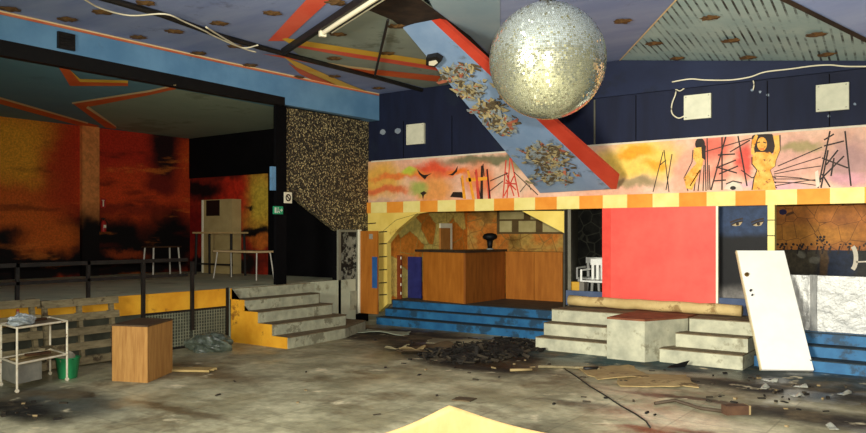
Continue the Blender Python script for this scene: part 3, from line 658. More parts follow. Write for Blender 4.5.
mb = MB(); mb.box((GX, m0.y-.08, .2), (GX+.05, m0.y, m0.z)); mb.box((GX, m1.y, .2), (GX+.05, m1.y+.06, m0.z)); mb.box((GX, m0.y-.08, m0.z), (GX+.05, m1.y+.06, m0.z+.05)); mb.build('frame', mat('grey_frame', rgb(120, 120, 104), rgb(140, 138, 120)), t)
MB().box((GX+.03, m0.y+.28, .3), (GX+.06, m1.y-.02, .72)).build('notice', CONCD, t)

# white plastic chairs in the recess
WPL = mat('white_plastic', rgb(236, 236, 228), rgb(246, 246, 238), .4)
def chair(loc, label, legs_up=False):
    t = thing('plastic_chair', label, 'chair', loc, 'white plastic chairs in the recess'); x, y, z = loc
    MB().box((x-.24, y-.24, z+.40), (x+.24, y+.22, z+.44)).build('seat', WPL, t, bevel=.012)
    mb = MB()
    for i in range(5): mb.box((x-.22+i*.1, y+.19, z+.44), (x-.17+i*.1, y+.22, z+.74))
    mb.box((x-.24, y+.185, z+.72), (x+.24, y+.225, z+.84)); mb.build('backrest', WPL, t)
    for sx in (-1, 1):
        for sy in (-1, 1): MB().tube([(x+sx*.21, y+sy*.2, z+.41), (x+sx*.25, y+sy*.24, z)], [.03, .022], 8).build('leg', WPL, t)
        MB().tube([(x+sx*.25, y-.22, z+.4), (x+sx*.26, y-.2, z+.63), (x+sx*.26, y+.2, z+.64)], .022, 8).build('armrest', WPL, t)
    return t
pz = .65
c1 = onY(566, 290, 14.1); c2 = onY(598, 290, 13.75)
ch = chair((-6.6, 14.6, pz), 'white plastic chair at the left of the dark recess, beside the bar')
dup(ch, (c2.x+6.6, -.85, 0), 'white plastic chair right beside the coral red panel')
cb_ = Vector((-6.37, 13.34, pz))
t = thing('crate', 'small ochre box in front of the white plastic chairs', 'box', (cb_.x, 13.34, pz))
MB().box((cb_.x-.1, 13.26, pz), (cb_.x+.1, 13.42, pz+.42)).build('body', mat('ochre_box', rgb(196, 148, 44), rgb(214, 168, 60)), t); MB().box((cb_.x+.101, 13.26, pz), (cb_.x+.2, 13.42, pz+.42)).build('side_bin', mat('grey_bin', rgb(120, 116, 106), None), t)

# ------------------------------------------------------------------ leaning white door
BL = Vector((-2.66, 11.66, .0)); wv = Vector((.62, .385, 0)); lv = Vector((-.585, .942, 1.69)); lv = lv - wv*(lv.dot(wv)/wv.dot(wv))
nv = wv.cross(lv).normalized()*.022
lift = .02
t = thing('leaning_door', 'white door leaf taken off its hinges, leaning against the wall beside the steps', 'door', BL+wv*.5)
c_ = BL+wv*.5+lv*.5+Vector((0, 0, lift))
MB().obox(c_, wv*.5, lv*.5, nv).build('leaf', mat('door_white', rgb(248, 246, 234), rgb(252, 250, 242), .45, 3), t)
MB().obox(c_-wv*.505, wv*.012, lv*.5, nv*1.05).build('edge', mat('door_edge', rgb(206, 190, 146), rgb(220, 206, 164), .5), t)['label'] = 'bare beige edge'
fn = nv.normalized()*(1 if nv.y < 0 else -1)
for (u, v, r, nm, mm) in ((.1, .78, .035, 'handle', mat('brass', rgb(120, 92, 48), None, .35, metal=.7)), (.11, .64, .018, 'lock', STEEL), (.12, .6, .014, 'keyhole', STEEL)):
    p = BL+wv*u+lv*v+Vector((0, 0, lift)); MB().tube([p+fn*.02, p+fn*.035, p+fn*.06], [r, r, r*.7], 12).build(nm, mm, t)
p = BL+wv*.1+lv*.78+Vector((0, 0, lift)); 

# foil panels
FOIL = mat('silver_foil', rgb(150, 151, 148), rgb(176, 176, 170), .42, 5, metal=.3)
nt = FOIL.node_tree; bump(nt, nt.nodes['Principled BSDF'], noise(nt, N(nt, 'ShaderNodeTexCoord').outputs['Object'], 6, 5, .6), .5, .05)
def foil(px0, px1, Y, label):
    a = onY(px0, 300, Y).x; b_ = onY(px1, 300, Y).x; nx, nz = 18, 14; mb = MB(); vs = []
    z1 = onY(830, 276, Y).z
    for j in range(nz+1):
        for i in range(nx+1):
            vs.append((a+(b_-a)*i/nx, Y+random.uniform(-.006, .006), .5+(z1-.5)*j/nz))
    fs = [(j*(nx+1)+i, j*(nx+1)+i+1, (j+1)*(nx+1)+i+1, (j+1)*(nx+1)+i) for j in range(nz) for i in range(nx)]
    mb.add(vs, fs)
    t = thing('foil_panel', label, 'panel', ((a+b_)/2, Y, .5), 'silver foil wrapped panels on the blue steps')
    mb.build('foil', FOIL, t, smooth=True, fix=False)
    MB().box((a, Y+.02, .5), (b_, Y+.12, z1)).build('core', mat('core_grey', rgb(110, 110, 104), None), t)
    mb = MB()
    for k in range(5): mb.tube([(a+.02*k-.06, Y-.02-.01*(k % 2), z1+.01), (a+.016*k-.05, Y-.03, .9), (a+.02*k-.06, Y-.02, .5)], .012, 6)
    mb.build('crumpled_fold', FOIL, t)
foil(780, 811, 12.9, 'silver foil wrapped panel partly hidden behind the leaning white door')
foil(815, 905, 12.86, 'wide silver foil wrapped panel at the right edge above the blue steps')

# ------------------------------------------------------------------ slanted board with red edge, ball, ceiling things
t = thing('slanted_panel', 'long blue-grey slanted board with a red edge hanging from the ceiling to the mural', 'panel', (-6.4, 11, 2.75))
tl = onZ(403, 28, CZ-.03); tr = onZ(429, 18, CZ-.03); bl = onY(540, 193, BY-.12); br = onY(611, 189, BY-.12)
fv = (br-bl).cross(tl-bl).normalized()
if fv.z < 0: fv = -fv
def onboard(px, py):
    r = ray(px, py); return CAM + r*((tl-CAM).dot(fv)/r.dot(fv))
tr = onboard(429, 18)
PLK = mat('slanted_blue', rgb(120, 146, 178), rgb(140, 162, 190), .6, 1.3, c3=rgb(104, 116, 130), s3=1.6, t3=.6)
up = fv*.06
MB().prism([tl, tr, br, bl], up).build('board', PLK, t)
rt_ = onboard(436, 15); rb0 = onboard(619, 177); rb1 = onboard(616.5, 189)
mb = MB(); mb.prism([tr, br, rb1, rb0, rt_], up)
mb.build('red_edge', mat('edge_red', rgb(186, 60, 40), rgb(202, 74, 52), .55, 2), t)['label'] = 'red painted edge'
# the lower board widens to the red edge
# peeled coating patches
mb = MB(); PE = [mat('peel_%s' % n, c, c2, .9, 20) for n, c, c2 in (('straw', rgb(150, 136, 96), rgb(186, 170, 124)), ('umber', rgb(78, 66, 48), rgb(104, 90, 64)), ('grey', rgb(120, 128, 130), rgb(150, 156, 152)), ('red', rgb(150, 84, 60), rgb(170, 100, 74)))]
for (cx, cy, rx, ry, n) in ((452, 74, 12, 6, 70), (470, 88, 14, 8, 90), (488, 108, 14, 9, 100), (500, 122, 12, 7, 80), (505, 128, 10, 5, 50), (545, 150, 20, 7, 120), (548, 160, 18, 7, 110), (555, 175, 18, 7, 120), (465, 66, 16, 3, 30)):
    for i in range(int(n*1.35)):
        px = random.gauss(cx, rx*.5); py = random.gauss(cy, ry*.45)
        le = 403+(540-403)*((py-28)/165); ri = 429+(611-429)*((py-18)/172)
        if px < le-4 or px > ri-2: continue
        p = onboard(px, py)-fv*random.uniform(.005, .05)
        u = Vector((random.uniform(-1, 1), random.uniform(-1, 1), random.uniform(-1, 1))); u = (u-fv*u.dot(fv)*.85).normalized(); w = u.cross(fv)
        if w.length < .1: continue
        w.normalize(); l = random.uniform(.03, .13); k = random.uniform(.01, .04)
        mb.prism([p-u*l-w*k, p+u*l-w*k*.4, p+u*l*.8+w*k, p-u*l*.6+w*k], -fv*.008, random.choice((0, 0, 0, 1, 1, 1, 2, 2, 2, 0, 1, 2, 3)))
pe = mb.build('peeling_coating', PE, t, fix=False); pe['kind'] = 'stuff'
# thin hanging wires at the patch
mb = MB()
for (a, b_) in (((598, 150), (556, 150)),): pass
# small lantern on board
lp = onboard(436, 55)
t = thing('lantern', 'small black framed lamp with a white glass fixed on the slanted board', 'lamp', lp)
a = [onboard(x, y)-fv*.03 for x, y in ((428, 53), (438, 51), (444, 55), (437, 62), (428, 60))]
MB().prism(a, -fv*.08).build('housing', STEEL, t)
a = [onboard(x, y)-fv*.112 for x, y in ((431, 56), (438, 54.5), (440, 57), (436, 60), (431, 59.5))]
MB().prism(a, -fv*.006).build('glass', mat('milky_glass', rgb(226, 216, 190), None, .4), t)

# mirror ball
bc = atD(547.5, 61, 6.5); RB = 58*6.5/FPX
m, nt, b = newmat('mirror_tiles'); TILE = m
b.inputs['Metallic'].default_value = .9; b.inputs['Roughness'].default_value = .3
tcn = N(nt, 'ShaderNodeTexCoord').outputs['Object']
c = ramp(nt, noise(nt, tcn, 60, 2), [(.3, rgb(196, 200, 172)), (.7, rgb(244, 246, 224))]); nt.links.new(c, b.inputs['Base Color'])
nt.links.new(maprange(nt, noise(nt, tcn, 45, 2), .35, .65, .08, .2), b.inputs['Roughness'])
t = thing('mirror_ball', 'large silver mirrored disco ball hanging from the ceiling', 'disco ball', bc+Vector((0, 0, 0)))
mb = MB(); rows = 84
for j in range(rows):
    th0, th1 = PI*j/rows, PI*(j+1)/rows; tm = (th0+th1)/2; n = max(6, int(rows*2*math.sin(tm)))
    for i in range(n):
        ph0, ph1 = 2*PI*i/n, 2*PI*(i+1)/n
        g = .06; t0_, t1_ = th0+(th1-th0)*g, th1-(th1-th0)*g; q0_, q1_ = ph0+(ph1-ph0)*g, ph1-(ph1-ph0)*g
        qv = []
        nrm = Vector((math.sin(tm)*math.cos((ph0+ph1)/2), math.sin(tm)*math.sin((ph0+ph1)/2), math.cos(tm)))
        jt = Vector((0, 0, 1))*(random.gauss(0, .05) if random.random() > .3 else random.gauss(0, .35))+Vector((random.gauss(0, 1), random.gauss(0, 1), random.gauss(0, 1)))*.012
        for (aa, bb) in ((t0_, q0_), (t1_, q0_), (t1_, q1_), (t0_, q1_)):
            d = Vector((math.sin(aa)*math.cos(bb), math.sin(aa)*math.sin(bb), math.cos(aa))); qv.append(bc + d*RB + nrm*((d-nrm).dot(jt)*RB))
        mb.poly(qv)
mb.build('mirror_tiles', TILE, t, fix=False)
MB().lathe(bc, [(.02, -RB*.985)] + [(RB*.985*math.sin(PI*k/24), -RB*.985*math.cos(PI*k/24)) for k in range(1, 24)] + [(.02, RB*.985)], 48).build('core', mat('ball_grout', rgb(150, 148, 120), None, .5, metal=.5), t, smooth=True)
MB().tube([bc+Vector((0, 0, RB*.98)), (bc.x, bc.y, CZ)], .015, 8).build('rod', STEEL, t)
MB().lathe(bc+Vector((0, 0, RB*.97)), [(.07, 0), (.07, .06), (.03, .08)], 14).build('cap', STEEL, t)

# black bar, fluorescent light, rods, track
def zb2(px, py, z): return onZ(px, py, z)
a = zb2(283, 52, CZ-.06); b_ = zb2(368, -4, CZ-.1)
b2 = a+(b_-a)*1.6
dirv = (b2-a).normalized(); sd = dirv.cross(Vector((0, 0, 1))).normalized()
mb = MB(); mb.obox((a+b2)/2, (b2-a)/2, sd*.035, Vector((0, 0, .05))); 
solo(mb, 'ceiling_bar', STEEL, 'black bar running under the green ceiling beside the white tube light', 'bar')
a = zb2(323, 33, CZ-.16); b_ = zb2(378, -3, CZ-.16)
dirv = (b_-a).normalized(); b2 = a+dirv*max(1.5, (b_-a).length); sd = dirv.cross(Vector((0, 0, 1))).normalized()
t = thing('tube_light', 'unlit white tube light in a black housing hanging under the ceiling', 'light fitting', (a+b2)/2)
MB().obox((a+b2)/2-sd*.06+Vector((0, 0, .07)), (b2-a)/2, sd*.08, Vector((0, 0, .04))).build('housing', STEEL, t)
MB().tube([a+sd*.0, b2+sd*.0], .035, 10).build('tube', mat('tube_white', rgb(244, 236, 206), None, .35), t)
MB().tube([a-sd*.14+Vector((0, 0, .02)), b2-sd*.14+Vector((0, 0, .02))], .01, 6).build('edge_trim', WHITE, t)
MB().obox(a-dirv*.02, dirv*.03, sd*.05, Vector((0, 0, .05))).build('end_cap', WHITE, t)
for q_ in (.3, .9): MB().tube([a+dirv*q_-sd*.06+Vector((0, 0, .1)), a+dirv*q_-sd*.06+Vector((0, 0, .17))], .012, 6).build('hanger', STEEL, t)
a = zb2(375, 75, CZ-.05); b_ = zb2(388, 20, CZ-.05)
solo(MB().tube([a, (a+b_)/2, b_], .022, 8), 'ceiling_rod', STEEL, 'thin black rod crossing the yellow stripe under the ceiling', 'rod')
pts = [zb2(x, y, CZ-.045) for x, y in ((-180, -80), (-40, -42), (96, -4), (160, 14), (220, 36), (285, 54), (375, 77), (425, 91))]
mb = MB(); mb.tube(pts, .045, 8)
solo(mb, 'ceiling_track', STEEL, 'long dark track along the ceiling above the blue fascia', 'track')
pts = [zb2(x, y, CZ-.1) for x, y in ((-60, -60), (20, -30), (78, -4), (100, 8), (130, 15.5), (165, 14), (185, 22), (205, 31), (212, 35), (232, 44), (245, 48), (258, 45))]
solo(MB().rope(pts, .012), 'white_cable', CABLEW, 'white cable sagging along the dark ceiling track', 'cable', smooth=True)
pts = [zb2(x, y, CZ-.1) for x, y in ((206, 27), (222, 37), (238, 46), (248, 50), (256, 52))]
solo(MB().rope(pts, .013), 'white_cable', CABLEW, 'short looped white cable at the middle of the ceiling track', 'cable', smooth=True)
# dark smoke-stained vent
mb = MB(); a = onX(57, 48, SX+.06); b_ = onX(74, 35, SX+.06); mb.box((SX+.05, a.y, a.z), (SX+.1, b_.y, b_.z))
for i in range(5): z = a.z+(b_.z-a.z)*(i+.5)/5; mb.box((SX+.1, a.y+.02, z-.015), (SX+.115, b_.y-.02, z+.01))
solo(mb, 'speaker_grille', STEEL, 'small dark square grille on the blue fascia above the stage', 'grille')

# rosettes of rust on the ceiling
def rosette(px, py, label, plane=None):
    z = CZ-.008
    if plane:
        r = ray(px, py); nA = (Vector(AP)-Vector(A)).cross(Vector(B)-Vector(A)).normalized(); k = (Vector(A)-CAM).dot(nA)/r.dot(nA); c = CAM+r*k-Vector((0, 0, .02))
    else: c = onZ(px, py, z)
    mb = MB(); n = 22; R = .15
    pts = []
    for i in range(n): a = 2*PI*i/n; rr = R*random.uniform(.72, 1.1); pts.append(c+Vector((rr*math.cos(a), rr*math.sin(a), random.uniform(-.012, 0))))
    top = [p+Vector((0, 0, .012)) for p in pts]; vs = [c-Vector((0, 0, .03))]+pts+[c+Vector((0, 0, .01))]
    mb.add(vs, [(0, 1+i, 1+(i+1) % n) for i in range(n)]+[(n+1, 1+(i+1) % n, 1+i) for i in range(n)])
    solo(mb, 'ceiling_rosette', RUST, label, 'ceiling fixing', 'rusty ceiling rosettes')
ORD = ['first', 'second', 'third', 'fourth', 'fifth', 'sixth', 'seventh', 'eighth']
for i, (x, y) in enumerate(((10, 9), (68, 19), (138, 37), (199, 53), (250, 65), (298, 77))): rosette(x, y, 'rusty ceiling rosette, %s from the left along the orange line of the blue fascia' % ORD[i])
for i, (x, y) in enumerate(((102, 12), (174, 31), (236, 46))): rosette(x, y, 'rusty ceiling rosette, %s from the left beside the white cable and dark track' % ORD[i])
for i, (x, y) in enumerate(((146, 3), (219, 23), (272, 13))): rosette(x, y, 'rusty ceiling rosette, %s from the left on the lilac ceiling left of the red stripe' % ORD[i])
for (x, y, l) in ((336, 2, 'rusty ceiling rosette between the red stripe and the tube light'), (337, 34, 'rusty ceiling rosette just below the end of the tube light'), (396, 26, 'rusty ceiling rosette at the edge of the dark bare patch'), (387, 53, 'rusty ceiling rosette on green ceiling right of the black rod'),
                  (334, 58, 'rusty ceiling rosette below the yellow stripe, near the bar end'), (335, 76, 'rusty ceiling rosette by the orange chevron near the blue fascia'), (378, 88, 'rusty ceiling rosette in the far corner above the pebbledash wall'), (622, 21, 'rusty ceiling rosette on lilac ceiling just right of the mirror ball'), (806, 8, 'rusty ceiling rosette at the top right beyond the dark fold')): rosette(x, y, l)
for (x, y, l) in ((654, 42, 'rusty ceiling rosette nearest the beige fold of the slatted ceiling'), (677, 57, 'rusty ceiling rosette of the slatted ceiling above the left white square'), (710, 16, 'rusty ceiling rosette highest on the slatted ceiling'), (731, 39, 'rusty ceiling rosette in the middle of the slatted ceiling'), (748, 56, 'rusty ceiling rosette low at the centre of the slatted ceiling, by the dark wall'), (816, 33, 'rusty ceiling rosette beside the dark fold on the slatted ceiling'), (826, 53, 'rusty ceiling rosette lowest at the right end of the slatted ceiling')): rosette(x, y, l, 1)

# white squares and cables on navy wall
def square(px0, py0, px1, py1, label):
    a = onY(px0, py1, BY-.05); b_ = onY(px1, py0, BY-.05)
    t = thing('wall_plate', label, 'plate', ((a.x+b_.x)/2, BY-.03, a.z), 'white square plates on the dark blue wall')
    MB().box((a.x, BY-.06, a.z), (b_.x, BY-.002, b_.z)).build('plate', mat('plate_white', rgb(204, 204, 178), rgb(222, 220, 194), .6, 5), t)
    for sx in (.08, .92):
        for sz in (.08, .92): MB().lathe((a.x+(b_.x-a.x)*sx, BY-.062, a.z+(b_.z-a.z)*sz), [(.012, 0), (.012, .006)], 8).build('screw', STEEL, t)
square(406.5, 123, 424, 145, 'white square plate on the dark wall left of the slanted board')
square(684, 93, 711, 120, 'white square plate on the dark blue wall with a looped cable beside it')
square(816, 82, 849, 112, 'white square plate on the dark blue wall nearest the right edge')
wy = BY-.09
solo(MB().rope([onY(x, y, wy) for x, y in ((672, 82), (690, 79), (705, 80), (730, 80), (750, 77), (765, 72), (790, 69), (812, 66), (830, 65), (850, 66.5), (900, 66))], .012), 'white_cable', CABLEW, 'long white cable sagging along the top of the dark blue wall', 'cable', smooth=True)
solo(MB().rope([onY(x, y, BY-.04) for x, y in ((674, 81), (676, 92), (672, 104), (672, 113), (678, 118), (684, 116), (686, 112))], .012), 'white_cable', CABLEW, 'thin white cable hanging in a loop beside the middle white square', 'cable', smooth=True)
solo(MB().rope([onY(x, y, BY-.04) for x, y in ((675, 88), (680, 91), (686, 86), (683, 84))], .01), 'white_cable', CABLEW, 'tiny curl of white cable above the looped cable', 'cable', smooth=True)
solo(MB().rope([onY(x, y, BY-.04) for x, y in ((752, 76.5), (754, 84), (753, 90))], .01), 'white_cable', CABLEW, 'short cable end hanging straight down below the long cable', 'cable', smooth=True)

# ------------------------------------------------------------------ stage front: railing, mesh, pallets
ys = [onX(px, 280, SX-.12).y for px in (17, 88, 138, 187)]
t = thing('stage_railing', 'low black railing along the front edge of the stage', 'railing', (SX-.12, 6.5, SZ))
for y in [2.2, 3.7]+ys[:2]: MB().box((SX-.14, y-.025, SZ), (SX-.09, y+.025, 1.56)).build('post', STEEL, t)
for y in ys[2:]: MB().box((SX+.005, y-.03, 0.3), (SX+.05, y+.03, 1.5)).build('post', STEEL, t)
MB().box((SX-.14, 1, 1.5), (SX-.09, ys[3], 1.56)).build('top_rail', STEEL, t)
MB().box((SX-.14, 1, 1.24), (SX-.09, ys[3], 1.29)).build('middle_rail', STEEL, t)
GRID = mat('grey_wire', rgb(110, 112, 92), rgb(134, 136, 112), .6, 6)
yb = onX(229, 320, SX).y; ya = onX(131, 320, SX).y
def mesh_panel(y0, y1, label):
    t = thing('mesh_panel', label, 'mesh panel', (SX+.02, (y0+y1)/2, 0), 'wire mesh panels under the stage')
    mb = MB(); k = y0+.02
    while k < y1-.01: mb.box((SX-.005, k-.006, .04), (SX+.007, k+.006, .64)); k += .055
    z = .06
    while z < .64: mb.box((SX-.003, y0, z-.006), (SX+.009, y1, z+.006)); z += .055
    mb.build('wire_grid', GRID, t)
    MB().box((SX-.015, y0, 0), (SX+.015, y1, .04)).build('bottom_bar', STEEL, t); MB().box((SX-.015, y0, .63), (SX+.015, y1, .665)).build('top_bar', STEEL, t)
mesh_panel(ys[2], ys[3]-.03, 'wire mesh panel under the stage, beside the pallets'); mesh_panel(ys[3]+.03, 8.99, 'wire mesh panel under the stage, beside the yellow stair side')
solo(MB().box((SX+.005, 9.0, 0), (SX+.02, 9.06, 1.0)), 'post', STEEL, 'black post at the corner of the stage and the yellow stair side', 'post')
def pallet(y0, y1, h, lean, label):
    t = thing('pallet', label, 'pallet', (SX+.25, (y0+y1)/2, 0), 'wooden pallets leaning on the stage front')
    def px_(z, d): return SX+.1+lean*(1-z/h)+d
    n = 5
    for i in range(n):
        z0 = .03+(h-.13)*i/(n-1); z1 = z0+.11
        mb = MB(); mb.prism([(px_(z0, .1), y0, z0), (px_(z0, .125), y0, z0), (px_(z1, .125), y0, z1), (px_(z1, .1), y0, z1)], (0, y1-y0, 0)); mb.build('slat', WEATH, t)
    for i in (0, 2, 4):
        z0 = .03+(h-.13)*i/(n-1); z1 = z0+.1
        mb = MB(); mb.prism([(px_(z0, -.02), y0, z0), (px_(z0, 0), y0, z0), (px_(z1, 0), y0, z1), (px_(z1, -.02), y0, z1)], (0, y1-y0, 0)); mb.build('slat', WEATH, t)
    for y in (y0+.02, (y0+y1)/2-.06, y1-.14):
        for i in range(n):
            z0 = .03+(h-.13)*i/(n-1); z1 = z0+.11
            mb = MB(); mb.prism([(px_(z0, 0), y, z0), (px_(z0, .1), y, z0), (px_(z1, .1), y, z1), (px_(z1, 0), y, z1)], (0, .12, 0)); mb.build('block', WEATH, t)
        mb = MB(); mb.prism([(px_(0, .02), y+.02, .02), (px_(0, .09), y+.02, .02), (px_(h, .09), y+.02, h-.04), (px_(h, .02), y+.02, h-.04)], (0, .06, 0)); mb.build('stringer', WEATH, t)
ye = onX(121, 320, SX+.3).y
pallet(ye-1.2, ye, 1.0, .12, 'weathered wooden pallet leaning on the stage front behind the brown box')
pallet(ye-2.42, ye-1.23, 1.04, .2, 'weathered wooden pallet leaning on the stage front behind the white trolley and green bucket')
pallet(ye-3.64, ye-2.45, 1.02, .15, 'weathered wooden pallet at the left picture edge behind the white trolley')

# stage furniture
def table(name, label, px0, px1, py_top, Y_or, legs, legmat, topmat, d=.6, splay=.05, X=None, cat='table'):
    a = onX(px0, py_top, X); b_ = onX(px1, py_top, X); z = a.z
    t = thing(name, label, cat, (X, (a.y+b_.y)/2, SZ))
    MB().box((X-d/2, a.y, z-.03), (X+d/2, b_.y, z)).build('tabletop', topmat, t)
    for sx in (-1, 1):
        for yy, s in ((a.y+.06, -1), (b_.y-.06, 1)):
            MB().tube([(X+sx*(d/2-.05), yy, z-.03), (X+sx*(d/2-.05+splay), yy+s*splay, SZ)], legs, 8).build('leg', legmat, t)
    return t
CHRM = mat('chrome_leg', rgb(206, 202, 190), rgb(226, 220, 206), .3, metal=.3)
table('small_table', 'small table with pale metal legs on the stage, before the sunset mural', 147, 176, 246.5, 0, .02, CHRM, DARKW, .45, .04, X=-16.2)
def tableY(name, label, cat, px0, px1, py, Y, r, legmat, topmat, splay=.02, d=.5):
    a = onY(px0, py, Y); b_ = onY(px1, py, Y); z = a.z
    t = thing(name, label, cat, ((a.x+b_.x)/2, Y, SZ))
    MB().box((a.x, Y-d/2, z-.04), (b_.x, Y+d/2, z)).build('tabletop', topmat, t)
    for xx, s in ((a.x+.08, -1), (b_.x-.08, 1)):
        for sy in (-1, 1): MB().tube([(xx, Y+sy*(d/2-.06), z-.04), (xx+s*splay, Y+sy*(d/2-.06+splay), SZ)], r, 8).build('leg', legmat, t)
    MB().box((a.x+.06, Y-d/2+.05, SZ+.25), (b_.x-.06, Y-d/2+.09, SZ+.29)).build('foot_rail', legmat, t) if r > .025 else None
    return t
tableY('bar_table', 'tall dark bar table with a pale top before the beige cabinet', 'table', 201, 240, 232, 11.8, .03, STEEL, mat('pale_table_top', rgb(170, 140, 90), rgb(186, 158, 108)), .02)
tableY('low_table', 'low pale table with thin legs on the stage, right of the tall bar table', 'table', 222, 266, 250, 11.15, .014, CHRM, mat('beige_top', rgb(176, 150, 108), rgb(190, 164, 124)), .06)
a = onY(202, 200, EY-.32); b_ = onY(236, 196, EY-.32)
t = thing('cabinet', 'tall beige cabinet with a dark square window on the stage by the flame mural', 'cabinet', ((a.x+b_.x)/2, EY-.2, SZ))
BEI = mat('cabinet_beige', rgb(160, 140, 92), rgb(180, 160, 110), .6, 2)
MB().box((a.x, EY-.3, SZ), (b_.x-.18, EY-.01, a.z)).build('body', BEI, t)
g0 = onY(206, 216, EY-.32); g1 = onY(219, 200, EY-.32); MB().box((g0.x, EY-.315, g0.z), (g1.x, EY-.3, g1.z)).build('window', mat('dark_glass', rgb(26, 20, 16), None, .3), t)
MB().box((a.x-.03, EY-.31, SZ), (a.x+.04, EY-.29, a.z)).build('corner_strip', WHITE, t)
# fire extinguisher and sign
fy = onX(104, 225, LX+.14)
t = thing('fire_extinguisher', 'red fire extinguisher hanging on the sunset mural beside the pilaster', 'fire extinguisher', (LX+.16, fy.y, onX(104, 232, LX+.14).z))
z0 = t.location.z; EXR = mat('extinguisher_red', rgb(170, 40, 36), rgb(186, 54, 46), .35)
MB().lathe((LX+.12, fy.y, z0), [(.055, 0), (.062, .02), (.062, .22), (.04, .26), (.02, .28)], 16).build('cylinder', EXR, t, smooth=True)
MB().lathe((LX+.12, fy.y, z0+.28), [(.02, 0), (.02, .03), (.012, .05)], 10).build('valve', STEEL, t)
MB().box((LX+.1, fy.y-.05, z0+.315), (LX+.14, fy.y+.04, z0+.335)).build('handle', STEEL, t)
MB().tube([(LX+.14, fy.y+.04, z0+.3), (LX+.18, fy.y+.08, z0+.2), (LX+.17, fy.y+.07, z0+.08)], .009, 6).build('hose', STEEL, t)
MB().box((LX-.005, fy.y-.05, z0+.15), (LX+.07, fy.y+.05, z0+.19)).build('bracket', STEEL, t)
MB().box((LX+.175, fy.y-.03, z0+.1), (LX+.186, fy.y+.03, z0+.17)).build('label', WHITE, t)
a = onX(101, 207.5, LX+.02); b_ = onX(106, 198.5, LX+.02)
t = thing('wall_sign', 'small red and white sign on the mural above the fire extinguisher', 'sign', (LX+.01, (a.y+b_.y)/2, a.z))
MB().box((LX, a.y, a.z), (LX+.015, b_.y, b_.z)).build('plate', EXR, t)
h = b_.z-a.z; w = b_.y-a.y
mb = MB(); mb.box((LX+.015, a.y+w*.35, a.z+h*.12), (LX+.02, a.y+w*.6, a.z+h*.72)); mb.box((LX+.015, a.y+w*.42, a.z+h*.72), (LX+.02, a.y+w*.54, a.z+h*.84)); mb.box((LX+.015, a.y+w*.2, a.z+h*.76), (LX+.02, a.y+w*.72, a.z+h*.82)); mb.build('symbol', WHITE, t)
# signs by the dark doorway
def plate_x(px0, py0, px1, py1, X, name, label, m_):
    a = onX(px0, py1, X); b_ = onX(px1, py0, X)
    t = thing(name, label, 'sign', (X, (a.y+b_.y)/2, a.z)); MB().box((X-.02, a.y, a.z), (X, b_.y, b_.z)).build('plate', m_, t); return t, a, b_
def plate_on(px0, py0, px1, py1, Y, name, label, m_):
    a = onY(px0, py1, Y); b_ = onY(px1, py0, Y)
    t = thing(name, label, 'sign', ((a.x+b_.x)/2, Y, a.z)); MB().box((a.x, Y-.012, a.z), (b_.x, Y, b_.z)).build('plate', m_, t); return t, a, b_
SGX = SX+.03
t, a, b_ = plate_x(284.5, 192.5, 292, 203, SGX, 'wall_sign', 'small white square sign with a dark ring at the lower tip of the pebbledash wall', WHITE)
cy, cz = (a.y+b_.y)/2, (a.z+b_.z)/2; r = (b_.y-a.y)*.3; mb = MB()
mb.strip([(SGX+.002, cy+r*math.cos(2*PI*i/16), cz+r*math.sin(2*PI*i/16)) for i in range(17)], .014, (1, 0, 0)); mb.strip([(SGX+.003, cy-r*.7, cz+r*.7), (SGX+.003, cy+r*.7, cz-r*.7)], .014, (1, 0, 0))
mb.build('symbol', INK, t)
t, a, b_ = plate_x(273.5, 206.5, 283, 214, SGX, 'exit_sign', 'small green emergency exit sign on the black post by the dark doorway', mat('exit_green', rgb(40, 150, 104), rgb(48, 164, 116), .5))
mb = MB(); w = b_.y-a.y; h = b_.z-a.z
def e_(u, v): return (SGX+.003, a.y+w*u, a.z+h*v)
mb.poly([e_(.1, .15), e_(.3, .15), e_(.3, .85), e_(.1, .85)]); mb.poly([e_(.44, .75), e_(.52, .75), e_(.52, .88), e_(.44, .88)])
mb.strip([e_(.48, .72), e_(.46, .45), e_(.38, .15)], .014, (1, 0, 0)); mb.strip([e_(.46, .45), e_(.58, .32), e_(.62, .15)], .014, (1, 0, 0)); mb.strip([e_(.38, .52), e_(.6, .58)], .011, (1, 0, 0))
mb.poly([e_(.7, .42), e_(.82, .42), e_(.82, .25), e_(.95, .52), e_(.82, .78), e_(.82, .6), e_(.7, .6)]); mb.build('running_man', mat('exit_white', rgb(206, 226, 206), None, .5), t)

# ------------------------------------------------------------------ left foreground things
# trolley
A_ = onZ(17, 393, 0); B_ = onZ(67, 381, 0); D_ = onZ(1, 386, 0)
D_ = A_ + (D_-A_); C_ = B_ + (D_-A_)
TZt = .81
t = thing('trolley', 'small white metal trolley with rusty thin legs, in front of the pallets', 'trolley', (A_+C_)/2)
for p in (A_, B_, C_, D_):
    mb = MB(); mb.tube([p+Vector((0, 0, .05)), p+Vector((0, 0, TZt))], .014, 8); lg = mb.build('leg', WHITEM, t)
    mb = MB(); mb.tube([p+Vector((-.012, 0, .025)), p+Vector((.012, 0, .025))], .024, 12); mb.build('castor', WHITEM, lg)
for z, nm in ((TZt, 'top_frame'), (.36, 'shelf_frame')):
    mb = MB()
    for p, q_ in ((A_, B_), (B_, C_), (C_, D_), (D_, A_)): mb.tube([p+Vector((0, 0, z)), q_+Vector((0, 0, z))], .014, 8)
    mb.build(nm, WHITEM, t)
mb = MB(); mb.prism([p+Vector((0, 0, TZt-.012)) for p in (A_, B_, C_, D_)], (0, 0, .01)); mb.build('top_sheet', mat('trolley_top', rgb(126, 110, 84), rgb(150, 132, 100), .6), t)
